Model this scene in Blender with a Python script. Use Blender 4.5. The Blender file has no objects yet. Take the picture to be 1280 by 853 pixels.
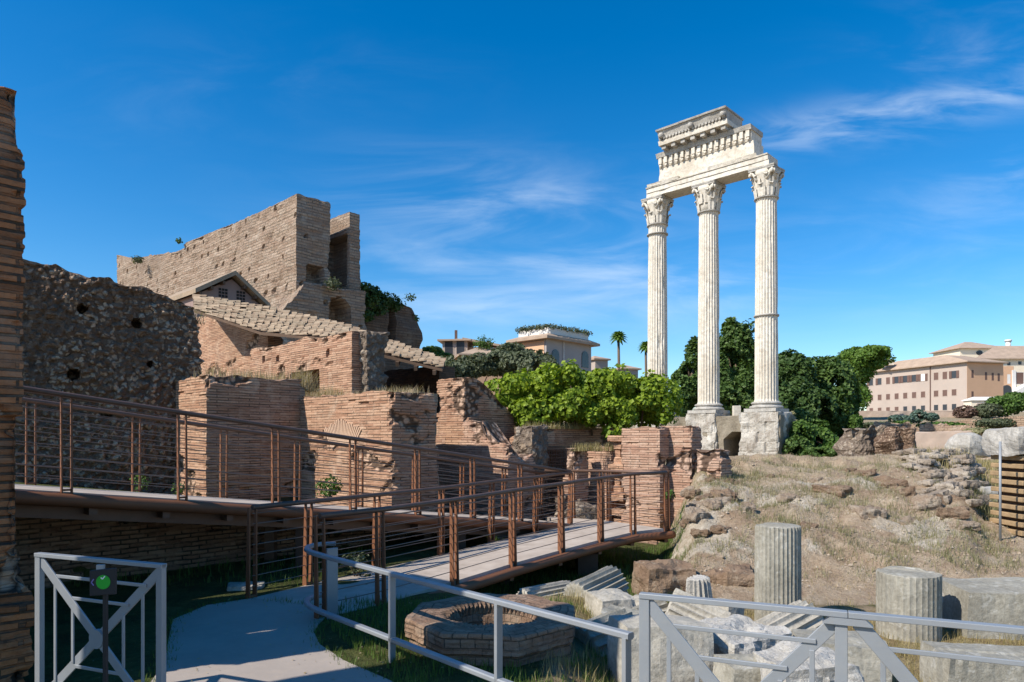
import bpy, bmesh, math, random
from math import sin, cos, pi, radians, floor, hypot, atan2, tan
from mathutils import Vector, Matrix, noise as MN

random.seed(7)
scene = bpy.context.scene
COL = scene.collection

# ------------------------------------------------------------------ camera, sky, sun, exposure
F = 853.0            # focal length in photo pixels (24 mm on 36 mm)
HZ = 548.0           # horizon row of the photo
EYE = 1.8
cam_d = bpy.data.cameras.new('camera')
cam = bpy.data.objects.new('camera', cam_d); COL.objects.link(cam)
cam.location = (0, 0, EYE); cam.rotation_euler = (pi/2, 0, 0)
cam_d.lens = 24.0; cam_d.sensor_width = 36.0
cam_d.shift_y = (HZ-426.5)/1280
cam_d.clip_start = 0.05; cam_d.clip_end = 6000
scene.camera = cam

SUN_AZ, SUN_EL = 239.5, 42.0
S = Vector((sin(radians(SUN_AZ))*cos(radians(SUN_EL)), cos(radians(SUN_AZ))*cos(radians(SUN_EL)), sin(radians(SUN_EL))))
sun_d = bpy.data.lights.new('sun', 'SUN'); sun_d.energy = 4.7; sun_d.angle = radians(0.5); sun_d.color = (1.0, 0.94, 0.84)
sun = bpy.data.objects.new('sun', sun_d); COL.objects.link(sun)
sun.rotation_euler = (-S).to_track_quat('-Z', 'Y').to_euler()
sun.location = (-20, -20, 40)

world = bpy.data.worlds.new('World'); scene.world = world; world.use_nodes = True
def build_world():
    nt = world.node_tree; N = nt.nodes; L = nt.links
    N.clear()
    out = N.new('ShaderNodeOutputWorld'); bg = N.new('ShaderNodeBackground'); L.new(bg.outputs[0], out.inputs[0])
    bg.inputs[1].default_value = 0.13
    sky = N.new('ShaderNodeTexSky'); sky.sky_type = 'NISHITA'; sky.sun_disc = False
    sky.sun_elevation = radians(SUN_EL); sky.sun_rotation = radians(SUN_AZ)
    sky.air_density = 1.0; sky.dust_density = 0.35; sky.ozone_density = 3.6; sky.altitude = 50
    hs = N.new('ShaderNodeHueSaturation'); hs.inputs['Saturation'].default_value = 1.42; hs.inputs['Value'].default_value = 1.0
    L.new(sky.outputs[0], hs.inputs['Color'])
    tc = N.new('ShaderNodeTexCoord'); sep = N.new('ShaderNodeSeparateXYZ'); L.new(tc.outputs['Generated'], sep.inputs[0])
    def M(op, a, b=None, c=None):
        n = N.new('ShaderNodeMath'); n.operation = op
        for i, x in enumerate((a, b, c)):
            if x is None: continue
            if isinstance(x, (int, float)): n.inputs[i].default_value = x
            else: L.new(x, n.inputs[i])
        return n.outputs[0]
    y = M('MAXIMUM', M('ABSOLUTE', sep.outputs[1]), 0.05)
    a = M('DIVIDE', sep.outputs[0], y); b = M('DIVIDE', sep.outputs[2], y)
    cmb = N.new('ShaderNodeCombineXYZ'); L.new(a, cmb.inputs[0]); L.new(b, cmb.inputs[1])
    def streak(rot, sx, sy, lo, hi, seed):
        mp = N.new('ShaderNodeMapping'); mp.inputs['Rotation'].default_value = (0, 0, rot)
        mp.inputs['Scale'].default_value = (sx, sy, 1); mp.inputs['Location'].default_value = (seed, seed*.7, seed)
        L.new(cmb.outputs[0], mp.inputs[0])
        nz = N.new('ShaderNodeTexNoise'); nz.inputs['Scale'].default_value = 1.0; nz.inputs['Detail'].default_value = 6
        nz.inputs['Roughness'].default_value = .58; nz.inputs['Distortion'].default_value = .6
        L.new(mp.outputs[0], nz.inputs['Vector'])
        mr = N.new('ShaderNodeMapRange'); mr.interpolation_type = 'SMOOTHSTEP'
        mr.inputs[1].default_value = lo; mr.inputs[2].default_value = hi
        L.new(nz.outputs['Fac'], mr.inputs[0]); return mr.outputs[0]
    def blob(ca, cb, wa, wb, rot=0):
        da = M('SUBTRACT', a, ca); db = M('SUBTRACT', b, cb)
        p = M('ADD', M('MULTIPLY', da, cos(rot)), M('MULTIPLY', db, sin(rot)))
        q = M('SUBTRACT', M('MULTIPLY', db, cos(rot)), M('MULTIPLY', da, sin(rot)))
        p = M('DIVIDE', p, wa); q = M('DIVIDE', q, wb)
        r = M('ADD', M('MULTIPLY', p, p), M('MULTIPLY', q, q))
        return M('EXPONENT', M('MULTIPLY', r, -1.0))
    s1 = streak(-.16, 5, 22, .33, .72, 3.1); s2 = streak(.10, 3.2, 15, .35, .80, 8.3); s3 = streak(-.30, 4, 11, .42, .85, 1.7)
    t = M('MULTIPLY', s1, M('MULTIPLY', blob(.57, .475, .26, .032, .19), .58))
    t = M('ADD', t, M('MULTIPLY', s3, M('MULTIPLY', blob(.78, .52, .20, .10, .1), .55)))
    t = M('ADD', t, M('MULTIPLY', s2, M('MULTIPLY', blob(-.02, .345, .22, .06, -.1), .55)))
    t = M('ADD', t, M('MULTIPLY', s2, M('MULTIPLY', blob(.05, .24, .36, .07, -.05), .40)))
    t = M('ADD', t, M('MULTIPLY', s1, M('MULTIPLY', blob(-.05, .19, .30, .03, 0), .35)))
    t = M('ADD', t, M('MULTIPLY', s3, M('MULTIPLY', blob(.74, .36, .14, .10, .2), .42)))
    t = M('ADD', t, M('MULTIPLY', s2, M('MULTIPLY', blob(.45, .25, .5, .08, .1), .25)))
    t = M('ADD', t, M('MULTIPLY', s3, M('MULTIPLY', blob(-.5, .5, .4, .08, .1), .07)))
    t = M('MULTIPLY', M('MINIMUM', t, .8), .68)
    mx = N.new('ShaderNodeMixRGB'); L.new(t, mx.inputs[0]); L.new(hs.outputs[0], mx.inputs[1])
    mx.inputs[2].default_value = (5.6, 6.3, 7.0, 1)
    L.new(mx.outputs[0], bg.inputs[0])
build_world()
scene.view_settings.view_transform = 'Standard'; scene.view_settings.look = 'None'
scene.view_settings.exposure = 0.42; scene.view_settings.gamma = 1.0
scene.view_settings.use_curve_mapping = False
scene.render.engine = 'CYCLES'
scene.cycles.max_bounces = 6; scene.cycles.diffuse_bounces = 3; scene.cycles.glossy_bounces = 3
scene.cycles.transmission_bounces = 4; scene.cycles.transparent_max_bounces = 8
scene.cycles.use_denoising = True
scene.cycles.caustics_reflective = False; scene.cycles.caustics_refractive = False

# ------------------------------------------------------------------ geometry helpers
# the ruins share one street grid: u runs away to the left, v away to the right
U = Vector((-.7262, .6875, 0)); V = Vector((.6875, .7262, 0)); UP = Vector((0, 0, 1))
def P(px, py, Y):                        # world point seen at a photo pixel, Y metres ahead
    return Vector(((px-640)/F*Y, Y, EYE+(HZ-py)/F*Y))
def XY(px, Y): return Vector(((px-640)/F*Y, Y, 0))
def along(px, p0, d):                    # distance from p0 along d at which a vertical stands at column px
    r = (px-640)/F
    return (p0[0]-r*p0[1])/(r*d[1]-d[0])
def zat(py, Y): return EYE+(HZ-py)/F*Y
def h01(*k):
    x = sin(sum((i+1.37)*12.9898*(n+1)*.61803 for n, i in enumerate(k)))*43758.5453
    return x-floor(x)
def fb(p, sc, octv=3):
    return MN.fractal(p*sc, 1.0, 2.0, octv)
def sstep(a, b, x):
    t = max(0., min(1., (x-a)/(b-a))) if a != b else float(x > a)
    return t*t*(3-2*t)
def lerp_table(tab, x):
    if x <= tab[0][0]: return tab[0][1]
    for (a, p), (b, q) in zip(tab, tab[1:]):
        if x <= b: return p+(q-p)*(x-a)/(b-a)
    return tab[-1][1]

ROOT = {}
def thing(name, label, cat, loc=(0, 0, 0), group=None, rotz=0):
    o = bpy.data.objects.new(name, None); COL.objects.link(o)
    o.location = loc; o.rotation_euler = (0, 0, rotz); o.empty_display_size = .2
    o['label'] = label; o['category'] = cat
    if group: o['group'] = group
    ROOT[o] = Vector(loc); return o
def tag(o, label, cat, group=None, kind=None):
    if label: o['label'] = label
    if cat: o['category'] = cat
    if group: o['group'] = group
    if kind: o['kind'] = kind
    return o
def struct(o, label=None):
    o['kind'] = 'structure'
    if label: o['label'] = label
    return o

class MB:
    def __init__(s): s.v = []; s.f = []; s.uv = []; s.sm = []; s.att = {}
    def face(s, idx, uv=None, smooth=False): s.f.append(idx); s.uv.append(uv); s.sm.append(smooth)
    def pts(s, ps):
        n = len(s.v); s.v.extend([Vector(p) for p in ps]); return n
    def hexa(s, c):                         # eight corners: bottom ring then top ring
        n = s.pts(c)
        for f in ((3, 2, 1, 0), (4, 5, 6, 7), (0, 1, 5, 4), (1, 2, 6, 5), (2, 3, 7, 6), (3, 0, 4, 7)):
            s.face(tuple(n+i for i in f))
    def box(s, x0, x1, y0, y1, z0, z1):
        s.hexa([(x0, y0, z0), (x1, y0, z0), (x1, y1, z0), (x0, y1, z0), (x0, y0, z1), (x1, y0, z1), (x1, y1, z1), (x0, y1, z1)])
    def obox(s, c, a, b, z0, z1):           # box with footprint c, c+a, c+a+b, c+b
        c = Vector((c[0], c[1], 0)); a = Vector((a[0], a[1], 0)); b = Vector((b[0], b[1], 0))
        if a.cross(b).z < 0: a, b = b, a
        q = [c, c+a, c+a+b, c+b]
        s.hexa([p+UP*z0 for p in q]+[p+UP*z1 for p in q])
    def bar(s, p0, p1, w, h, up=UP, w1=None, h1=None):      # straight bar, w across, h along up
        p0 = Vector(p0); p1 = Vector(p1); d = (p1-p0).normalized()
        side = d.cross(up)
        if side.length < 1e-4: side = d.cross(Vector((0, 1, 0)))
        side.normalize(); u = side.cross(d).normalized()
        w1 = w if w1 is None else w1; h1 = h if h1 is None else h1
        c = []
        for p, ww, hh in ((p0, w, h), (p1, w1, h1)):
            c.append([p+side*(a*ww/2)+u*(b*hh/2) for a, b in ((-1, -1), (1, -1), (1, 1), (-1, 1))])
        s.hexa(c[0]+c[1])
    def tube(s, ps, r, n=8, r1=None, cap=True, smooth=True):
        ps = [Vector(p) for p in ps]; base = []
        prev = None
        for i, p in enumerate(ps):
            d = (ps[min(i+1, len(ps)-1)]-ps[max(i-1, 0)]).normalized()
            a = d.cross(UP) if prev is None else prev-d*prev.dot(d)
            if a.length < 1e-4: a = d.cross(Vector((0, 1, 0)))
            a.normalize(); b = d.cross(a); prev = a
            rr = r if r1 is None else r+(r1-r)*i/(len(ps)-1)
            base.append(s.pts([p+a*(cos(2*pi*k/n)*rr)+b*(sin(2*pi*k/n)*rr) for k in range(n)]))
        for i in range(len(ps)-1):
            for k in range(n):
                k2 = (k+1) % n
                s.face((base[i]+k, base[i]+k2, base[i+1]+k2, base[i+1]+k), None, smooth)
        if cap:
            s.face(tuple(base[0]+k for k in reversed(range(n)))); s.face(tuple(base[-1]+k for k in range(n)))
    def sweep(s, ps, w, h, ch=.0):          # flat-bar rail along a polyline, chamfered section
        ps = [Vector(p) for p in ps]; sec = [(-w/2+ch, -h/2), (w/2-ch, -h/2), (w/2, -h/2+ch), (w/2, h/2-ch), (w/2-ch, h/2), (-w/2+ch, h/2), (-w/2, h/2-ch), (-w/2, -h/2+ch)]
        base = []
        for i, p in enumerate(ps):
            d = (ps[min(i+1, len(ps)-1)]-ps[max(i-1, 0)]).normalized()
            a = d.cross(UP).normalized(); b = a.cross(d)
            base.append(s.pts([p+a*x+b*y for x, y in sec]))
        n = 8
        for i in range(len(ps)-1):
            for k in range(n):
                k2 = (k+1) % n
                s.face((base[i]+k, base[i]+k2, base[i+1]+k2, base[i+1]+k))
        s.face(tuple(base[0]+k for k in reversed(range(n)))); s.face(tuple(base[-1]+k for k in range(n)))
    def lathe(s, c, prof, n=32, rfun=None, smooth=True, cap=True):   # prof: (r, z) from the bottom up
        c = Vector(c); base = []
        for i, (r, z) in enumerate(prof):
            ring = []
            for k in range(n):
                t = 2*pi*k/n; rr = r if rfun is None else rfun(r, z, t)
                ring.append(c+Vector((cos(t)*rr, sin(t)*rr, z)))
            base.append(s.pts(ring))
        for i in range(len(prof)-1):
            for k in range(n):
                k2 = (k+1) % n
                s.face((base[i]+k, base[i]+k2, base[i+1]+k2, base[i+1]+k), None, smooth)
        if cap:
            s.face(tuple(base[0]+k for k in reversed(range(n)))); s.face(tuple(base[-1]+k for k in range(n)))
    def prism(s, poly, vec):                # planar polygon pushed along vec
        poly = [Vector(p) for p in poly]; vec = Vector(vec); n = len(poly)
        nrm = Vector((0, 0, 0))
        for i in range(n): nrm += poly[i].cross(poly[(i+1) % n])
        if nrm.dot(vec) < 0: poly.reverse()
        b = s.pts(poly+[p+vec for p in poly])
        s.face(tuple(b+i for i in reversed(range(n)))); s.face(tuple(b+n+i for i in range(n)))
        for i in range(n):
            j = (i+1) % n; s.face((b+i, b+j, b+n+j, b+n+i))
    def quad(s, a, b, c, d, uv=None, smooth=False):
        n = s.pts((a, b, c, d)); s.face((n, n+1, n+2, n+3), uv, smooth)
    def build(s, name, m, parent=None, origin=None):
        org = ROOT[parent] if parent is not None else Vector(origin or (0, 0, 0))
        me = bpy.data.meshes.new(name)
        me.from_pydata([tuple(p-org) for p in s.v], [], s.f)
        if any(u is not None for u in s.uv):
            uvl = me.uv_layers.new(name='UVMap'); i = 0
            for f, u in zip(s.f, s.uv):
                for k in range(len(f)):
                    uvl.data[i].uv = u[k] if u is not None else (s.v[f[k]].x+s.v[f[k]].y, s.v[f[k]].z); i += 1
        if s.att:
            at_ = me.attributes.new('loss', 'FLOAT', 'POINT'); at_.data.foreach_set('value', [s.att.get(i, 0.) for i in range(len(s.v))])
        me.polygons.foreach_set('use_smooth', s.sm)
        for mm in (m if isinstance(m, (list, tuple)) else [m]): me.materials.append(mm)
        me.update()
        o = bpy.data.objects.new(name, me); COL.objects.link(o)
        if parent is not None: o.parent = parent
        else: o.location = org
        ROOT[o] = org; return o

# ------------------------------------------------------------------ materials
def new_mat(name):
    m = bpy.data.materials.new(name); m.use_nodes = True
    nt = m.node_tree; nt.nodes.clear()
    out = nt.nodes.new('ShaderNodeOutputMaterial'); bs = nt.nodes.new('ShaderNodeBsdfPrincipled')
    nt.links.new(bs.outputs[0], out.inputs[0])
    bs.inputs['Specular IOR Level'].default_value = .25
    return m, nt, bs
class NT:
    def __init__(s, nt): s.nt = nt
    def n(s, t, **kw):
        x = s.nt.nodes.new(t)
        for k, v in kw.items(): setattr(x, k, v)
        return x
    def l(s, a, b): s.nt.links.new(a, b)
    def coord(s, which='Object', scale=(1, 1, 1)):
        c = s.n('ShaderNodeTexCoord'); mp = s.n('ShaderNodeMapping'); mp.inputs['Scale'].default_value = scale
        s.l(c.outputs[which], mp.inputs[0]); return mp.outputs[0]
    def noise(s, vec, sc, det=5, rough=.6, dist=0):
        x = s.n('ShaderNodeTexNoise'); x.inputs['Scale'].default_value = sc; x.inputs['Detail'].default_value = det
        x.inputs['Roughness'].default_value = rough; x.inputs['Distortion'].default_value = dist
        s.l(vec, x.inputs['Vector']); return x.outputs['Fac']
    def ramp(s, fac, stops):
        r = s.n('ShaderNodeValToRGB'); e = r.color_ramp.elements
        while len(e) > 1: e.remove(e[0])
        e[0].position = stops[0][0]; e[0].color = (*stops[0][1], 1)
        for p, c in stops[1:]:
            q = e.new(p); q.color = (*c, 1)
        s.l(fac, r.inputs[0]); return r.outputs[0]
    def mr(s, x, a, b, c=0, d=1):
        m = s.n('ShaderNodeMapRange'); m.interpolation_type = 'SMOOTHSTEP'
        for i, q in enumerate((a, b, c, d)): m.inputs[i+1].default_value = q
        s.l(x, m.inputs[0]); return m.outputs[0]
    def mix(s, fac, a, b, mode='MIX'):
        m = s.n('ShaderNodeMixRGB', blend_type=mode)
        for i, q in ((0, fac), (1, a), (2, b)):
            if isinstance(q, (int, float)): m.inputs[i].default_value = q
            elif isinstance(q, tuple): m.inputs[i].default_value = (*q, 1)
            else: s.l(q, m.inputs[i])
        return m.outputs[0]
    def math(s, op, a, b=0):
        m = s.n('ShaderNodeMath', operation=op)
        for i, q in ((0, a), (1, b)):
            if isinstance(q, (int, float)): m.inputs[i].default_value = q
            else: s.l(q, m.inputs[i])
        return m.outputs[0]
    def bump(s, bs, h, strength=.5, dist=.02):
        b = s.n('ShaderNodeBump'); b.inputs['Strength'].default_value = strength; b.inputs['Distance'].default_value = dist
        s.l(h, b.inputs['Height']); s.l(b.outputs[0], bs.inputs['Normal'])

def m_brick(name, c1, c2, mortar, row=.055, bw=.27, ms=.007, stain=(.16, .12, .09), stain_amt=.55, pale=(.52, .44, .34), pale_amt=.4, bump=.8, bdist=.02, sc=1.0, voids=0.0):
    m, nt, bs = new_mat(name); t = NT(nt)
    uv = t.coord('UV'); ob = t.coord('Object')
    nzv = t.n('ShaderNodeTexNoise'); nzv.inputs['Scale'].default_value = 3.0; t.l(uv, nzv.inputs['Vector'])
    add = t.n('ShaderNodeVectorMath', operation='MULTIPLY_ADD'); add.inputs[1].default_value = (.03, .008, 0)
    t.l(nzv.outputs['Color'], add.inputs[0]); t.l(uv, add.inputs[2])
    br = t.n('ShaderNodeTexBrick'); br.offset = .5
    br.inputs['Scale'].default_value = 1.0; br.inputs['Brick Width'].default_value = bw; br.inputs['Row Height'].default_value = row
    br.inputs['Mortar Size'].default_value = ms; br.inputs['Mortar Smooth'].default_value = .3; br.inputs['Bias'].default_value = -.1
    br.inputs['Color1'].default_value = (*c1, 1); br.inputs['Color2'].default_value = (*c2, 1); br.inputs['Mortar'].default_value = (*mortar, 1)
    t.l(add.outputs[0], br.inputs['Vector'])
    mn = t.noise(t.coord('UV', (1.2, 9, 1)), 1.3*sc, 5, .7)
    t.l(t.mix(t.mr(mn, .44, .60), tuple(x*.55 for x in mortar), tuple(.5*(a+b) for a, b in zip(c1, c2))), br.inputs['Mortar'])
    fine = t.noise(ob, 26*sc, 6, .7)
    streak = t.noise(t.coord('UV', (2.0, 16, 1)), 1.0*sc, 6, .7)
    big = t.noise(ob, .55*sc, 6, .62, .5); mid = t.noise(ob, 2.6*sc, 6, .65, .4)
    col = t.mix(t.mr(fine, .25, .75, 0, .55), br.outputs['Color'], t.mix(1.0, br.outputs['Color'], (.55, .5, .46), 'MULTIPLY'))
    col = t.mix(t.mr(streak, .52, .74, 0, .3), col, pale)
    col = t.mix(t.mr(mid, .5, .78, 0, pale_amt), col, pale)
    pat = t.noise(t.coord('UV', (1.6, 5, 1)), 2.4*sc, 5, .65)
    col = t.mix(t.mr(pat, .55, .68, 0, .5), col, t.mix(1.0, col, (.62, .52, .46), 'MULTIPLY'))
    col = t.mix(t.mr(big, .48, .70, 0, stain_amt), col, stain)
    la = t.n('ShaderNodeAttribute', attribute_name='loss')
    lv = t.n('ShaderNodeTexVoronoi'); lv.inputs['Scale'].default_value = 7*sc; t.l(ob, lv.inputs['Vector'])
    lc = t.mix(t.mr(lv.outputs['Distance'], .25, .6), tuple(.55*a+.45*b for a, b in zip(pale, c2)), tuple(.5*x for x in stain))
    lf = t.mr(t.math('ADD', la.outputs['Fac'], t.math('MULTIPLY', t.math('ADD', fine, -.5), .7)), .35, .65)
    if voids:
        vn = t.noise(t.coord('UV', (3.0, 9, 1)), 2.2, 3, .5)
        col = t.mix(t.mr(vn, .66, .72, 0, voids), col, (.05, .035, .025))
    col = t.mix(lf, col, lc)
    t.l(col, bs.inputs['Base Color']); bs.inputs['Roughness'].default_value = .95
    hgt = t.math('ADD', t.math('MULTIPLY', br.outputs['Fac'], -1.0), t.math('MULTIPLY', fine, .9))
    hgt = t.math('ADD', hgt, t.math('MULTIPLY', streak, .45))
    t.bump(bs, hgt, bump, bdist)
    return m
def m_stone(name, a, b, c, sc=1.0, spots=None, bump=.6, dist=.03, rough=.9, streaks=None):
    m, nt, bs = new_mat(name); t = NT(nt); ob = t.coord('Object')
    big = t.noise(ob, .9*sc, 6, .6, .4); fine = t.noise(ob, 11*sc, 8, .68)
    col = t.ramp(big, [(.3, a), (.5, b), (.72, c)])
    col = t.mix(t.mr(fine, .3, .72, .0, .6), col, t.mix(1.0, col, (.5, .48, .45), 'MULTIPLY'))
    if streaks:
        st = t.noise(t.coord('Object', (9, 9, .8)), sc, 5, .6)
        col = t.mix(t.mr(st, .48, .72, 0, streaks[1]), col, streaks[0])
    if spots:
        sp = t.noise(ob, 5*sc, 3, .55); col = t.mix(t.mr(sp, .58, .68, 0, spots[1]), col, spots[0])
    t.l(col, bs.inputs['Base Color']); bs.inputs['Roughness'].default_value = rough
    t.bump(bs, t.math('ADD', fine, t.math('MULTIPLY', big, 1.5)), bump, dist)
    return m
def m_rubble(name, stone1, stone2, mortar, cell=7.0, bump=1.0):
    m, nt, bs = new_mat(name); t = NT(nt); ob = t.coord('Object')
    w = t.n('ShaderNodeTexNoise'); w.inputs['Scale'].default_value = 4; t.l(ob, w.inputs['Vector'])
    ad = t.n('ShaderNodeVectorMath', operation='MULTIPLY_ADD'); ad.inputs[1].default_value = (.3, .3, .3)
    t.l(w.outputs['Color'], ad.inputs[0]); t.l(ob, ad.inputs[2])
    vo = t.n('ShaderNodeTexVoronoi'); vo.inputs['Scale'].default_value = cell; t.l(ad.outputs[0], vo.inputs['Vector'])
    sep = t.n('ShaderNodeSeparateColor'); t.l(vo.outputs['Color'], sep.inputs[0])
    fine = t.noise(ob, 22, 6, .7); big = t.noise(ob, .8, 5, .6)
    col = t.mix(sep.outputs[0], stone1, stone2)
    col = t.mix(t.mr(vo.outputs['Distance'], .32, .55), col, mortar)
    col = t.mix(t.mr(big, .42, .60, 0, .85), col, mortar)
    col = t.mix(t.mr(fine, .3, .7, 0, .6), col, t.mix(1.0, col, (.5, .47, .44), 'MULTIPLY'))
    t.l(col, bs.inputs['Base Color']); bs.inputs['Roughness'].default_value = .95
    t.bump(bs, t.math('ADD', t.math('MULTIPLY', vo.outputs['Distance'], -1.6), fine), bump, .05)
    return m
def m_flat(name, c, rough=.6, metal=0, var=.25, sc=6, bump=.15, spec=.3, dirt=None):
    m, nt, bs = new_mat(name); t = NT(nt); ob = t.coord('Object')
    n1 = t.noise(ob, sc, 6, .65); n2 = t.noise(ob, sc*9, 5, .7)
    col = t.mix(t.mr(n1, .3, .7, 0, var), c, tuple(x*.45 for x in c))
    if dirt: col = t.mix(t.mr(n2, .45, .75, 0, dirt[1]), col, dirt[0])
    t.l(col, bs.inputs['Base Color']); bs.inputs['Roughness'].default_value = rough; bs.inputs['Metallic'].default_value = metal
    bs.inputs['Specular IOR Level'].default_value = spec
    if bump: t.bump(bs, n2, bump, .01)
    return m
def m_leaf(name, c1, c2, trans=.35):
    m = bpy.data.materials.new(name); m.use_nodes = True; nt = m.node_tree; nt.nodes.clear(); t = NT(nt)
    out = t.n('ShaderNodeOutputMaterial'); g = t.n('ShaderNodeNewGeometry')
    ob = t.coord('Object'); nz = t.noise(ob, .9, 3, .5)
    f = t.math('ADD', t.math('MULTIPLY', g.outputs['Random Per Island'], .65), t.math('MULTIPLY', nz, .5))
    col = t.mix(f, c1, c2)
    d = t.n('ShaderNodeBsdfPrincipled'); d.inputs['Roughness'].default_value = .55; d.inputs['Specular IOR Level'].default_value = .3
    tr = t.n('ShaderNodeBsdfTranslucent'); t.l(col, d.inputs['Base Color'])
    t.l(t.mix(1.0, col, (1.0, 1.05, .45), 'MULTIPLY'), tr.inputs[0])
    mx = t.n('ShaderNodeMixShader'); mx.inputs[0].default_value = trans
    t.l(d.outputs[0], mx.inputs[1]); t.l(tr.outputs[0], mx.inputs[2]); t.l(mx.outputs[0], out.inputs[0])
    return m

BR_WARM = m_brick('brick_warm', (.58, .36, .235), (.37, .19, .115), (.23, .15, .10), ms=.010, bw=.46, pale=(.62, .46, .33), pale_amt=.6, stain=(.23, .145, .095), stain_amt=.5, voids=.5)
BR_PINK = m_brick('brick_pink', (.58, .385, .275), (.40, .22, .15), (.25, .17, .12), ms=.010, bw=.46, pale=(.64, .49, .38), pale_amt=.6, stain=(.26, .165, .115), stain_amt=.45, voids=.6)
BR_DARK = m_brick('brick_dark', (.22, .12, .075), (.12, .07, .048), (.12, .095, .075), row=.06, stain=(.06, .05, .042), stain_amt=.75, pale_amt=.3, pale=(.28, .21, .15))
BR_NEAR = m_brick('brick_near', (.50, .215, .095), (.24, .105, .05), (.15, .11, .08), row=.062, bw=.24, ms=.012, stain=(.08, .06, .045), stain_amt=.7, pale_amt=.25, bump=1.0)
BR_RET = m_brick('brick_retaining', (.40, .25, .165), (.22, .125, .08), (.13, .10, .075), row=.06, bw=.22, ms=.012, stain=(.09, .085, .05), stain_amt=.6, pale=(.46, .36, .26), pale_amt=.5, bump=1.0)
BR_FAR = m_brick('brick_far', (.52, .395, .295), (.37, .25, .175), (.44, .36, .27), row=.22, bw=.9, ms=.03, stain=(.27, .20, .15), stain_amt=.7, pale=(.60, .52, .42), pale_amt=.6, bump=1.0, bdist=.2, sc=.28, voids=.9)
BR_FARDARK = m_brick('brick_far_dark', (.22, .15, .105), (.16, .105, .075), (.2, .15, .115), row=.22, bw=.9, ms=.03, stain=(.09, .075, .06), stain_amt=.7, pale_amt=.2, bump=.9, bdist=.12, sc=.28)
RUB = m_rubble('rubble_concrete', (.66, .50, .36), (.26, .17, .115), (.19, .122, .082), cell=8.5)
RUB_PALE = m_rubble('rubble_pale', (.50, .43, .35), (.32, .24, .17), (.22, .17, .13), cell=6)
TUFA = m_stone('tufa_concrete', (.20, .165, .12), (.28, .24, .18), (.34, .29, .22), sc=1.5, spots=((.14, .11, .08), .6), bump=.9)
MARBLE = m_stone('old_marble', (.60, .53, .43), (.72, .66, .56), (.79, .74, .66), sc=.5, spots=((.42, .36, .28), .5), bump=.22, dist=.04, rough=.8, streaks=((.50, .43, .34), .4))
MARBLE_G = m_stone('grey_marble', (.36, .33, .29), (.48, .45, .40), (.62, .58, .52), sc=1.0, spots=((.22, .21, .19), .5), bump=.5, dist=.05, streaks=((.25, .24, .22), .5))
FRAG = m_stone('fragment_stone', (.26, .24, .195), (.36, .335, .275), (.46, .43, .36), sc=2.2, spots=((.5, .48, .43), .5), bump=.6, dist=.02, streaks=((.18, .18, .165), .5))
FRAG_P = m_stone('pale_fragment', (.38, .35, .29), (.47, .43, .36), (.58, .54, .46), sc=2.2, spots=((.27, .25, .21), .5), bump=.6, dist=.02)
CRUMB = m_stone('stone_crumbs', (.33, .25, .18), (.45, .36, .27), (.55, .47, .38), sc=3)
ROCKM = m_stone('mound_rock', (.28, .20, .14), (.40, .31, .23), (.50, .43, .34), sc=2.2, spots=((.22, .15, .1), .5), bump=1.0, dist=.04)
FRAG_W = m_stone('white_fragment', (.42, .39, .34), (.53, .50, .45), (.64, .61, .56), sc=2.4, spots=((.36, .33, .29), .5), bump=.8, dist=.03)
BOULDER = m_stone('brown_boulder', (.20, .125, .08), (.28, .19, .125), (.36, .27, .19), sc=2.0, spots=((.40, .32, .23), .6), bump=1.0, dist=.04)
CORTEN = m_flat('weathered_steel', (.235, .10, .05), .62, .2, .2, 4, .05, .3, ((.22, .09, .042), .2))
STEEL_D = m_flat('brown_tube', (.16, .095, .068), .5, .35, .35, 5, .1, .4)
CABLE = m_flat('steel_cable', (.23, .17, .14), .4, .7, .1, 8, 0)
GREY = m_flat('grey_painted_steel', (.30, .315, .33), .45, .25, .22, 3, .08, .45, ((.33, .32, .30), .35))
BLACK = m_flat('black_metal', (.022, .022, .025), .5, .0, .2, 8, .05)
GREENLED = m_flat('green_sign', (.015, .36, .03), .35, 0, .1, 8, 0)
WHITE = m_flat('white_print', (.75, .75, .72), .5, 0, .05, 8, 0)
VIOLET = m_flat('violet_print', (.25, .2, .5), .5, 0, .05, 8, 0)
DARK = m_flat('dark_void', (.03, .026, .024), .9, 0, .2, 3, 0)
GLASS = m_flat('window_dark', (.05, .052, .06), .2, 0, .4, .4, 0, .5)
SHUT = m_flat('shutter_brown', (.16, .095, .075), .7, 0, .3, 2, 0)
PINKST = m_flat('stucco_pink', (.47, .385, .325), .92, 0, .22, .12, 0, .2, ((.50, .36, .28), .3))
ORNG = m_flat('stucco_orange', (.68, .42, .26), .92, 0, .2, .12, 0, .2)
CREAM = m_flat('stucco_cream', (.80, .69, .53), .92, 0, .15, .12, 0, .2)
WHITEW = m_flat('white_wall', (.74, .71, .66), .92, 0, .18, .2, 0, .2)
PINKW = m_flat('old_pink_wall', (.50, .38, .30), .92, 0, .4, .5, .3, .2, ((.40, .33, .26), .6))
MAUVE = m_flat('mauve_plaster', (.30, .215, .19), .92, 0, .2, .6, 0, .2)
GREYST = m_flat('stucco_grey', (.40, .36, .34), .92, 0, .2, .3, 0, .2)
TILE_FAR = m_flat('roof_tiles_far', (.46, .34, .25), .9, 0, .4, .7, .2, .2, ((.30, .22, .16), .5))
TRUNK = m_flat('bark', (.16, .115, .08), .95, 0, .5, 6, .5, .2)
WOODY = m_flat('timber', (.14, .09, .06), .85, 0, .4, 5, .3, .2)
BLUEF = m_flat('blue_net', (.2, .27, .6), .8, 0, .3, 1, 0)
L_DARK = m_leaf('leaf_dark', (.025, .065, .014), (.125, .195, .045), .28)
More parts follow.
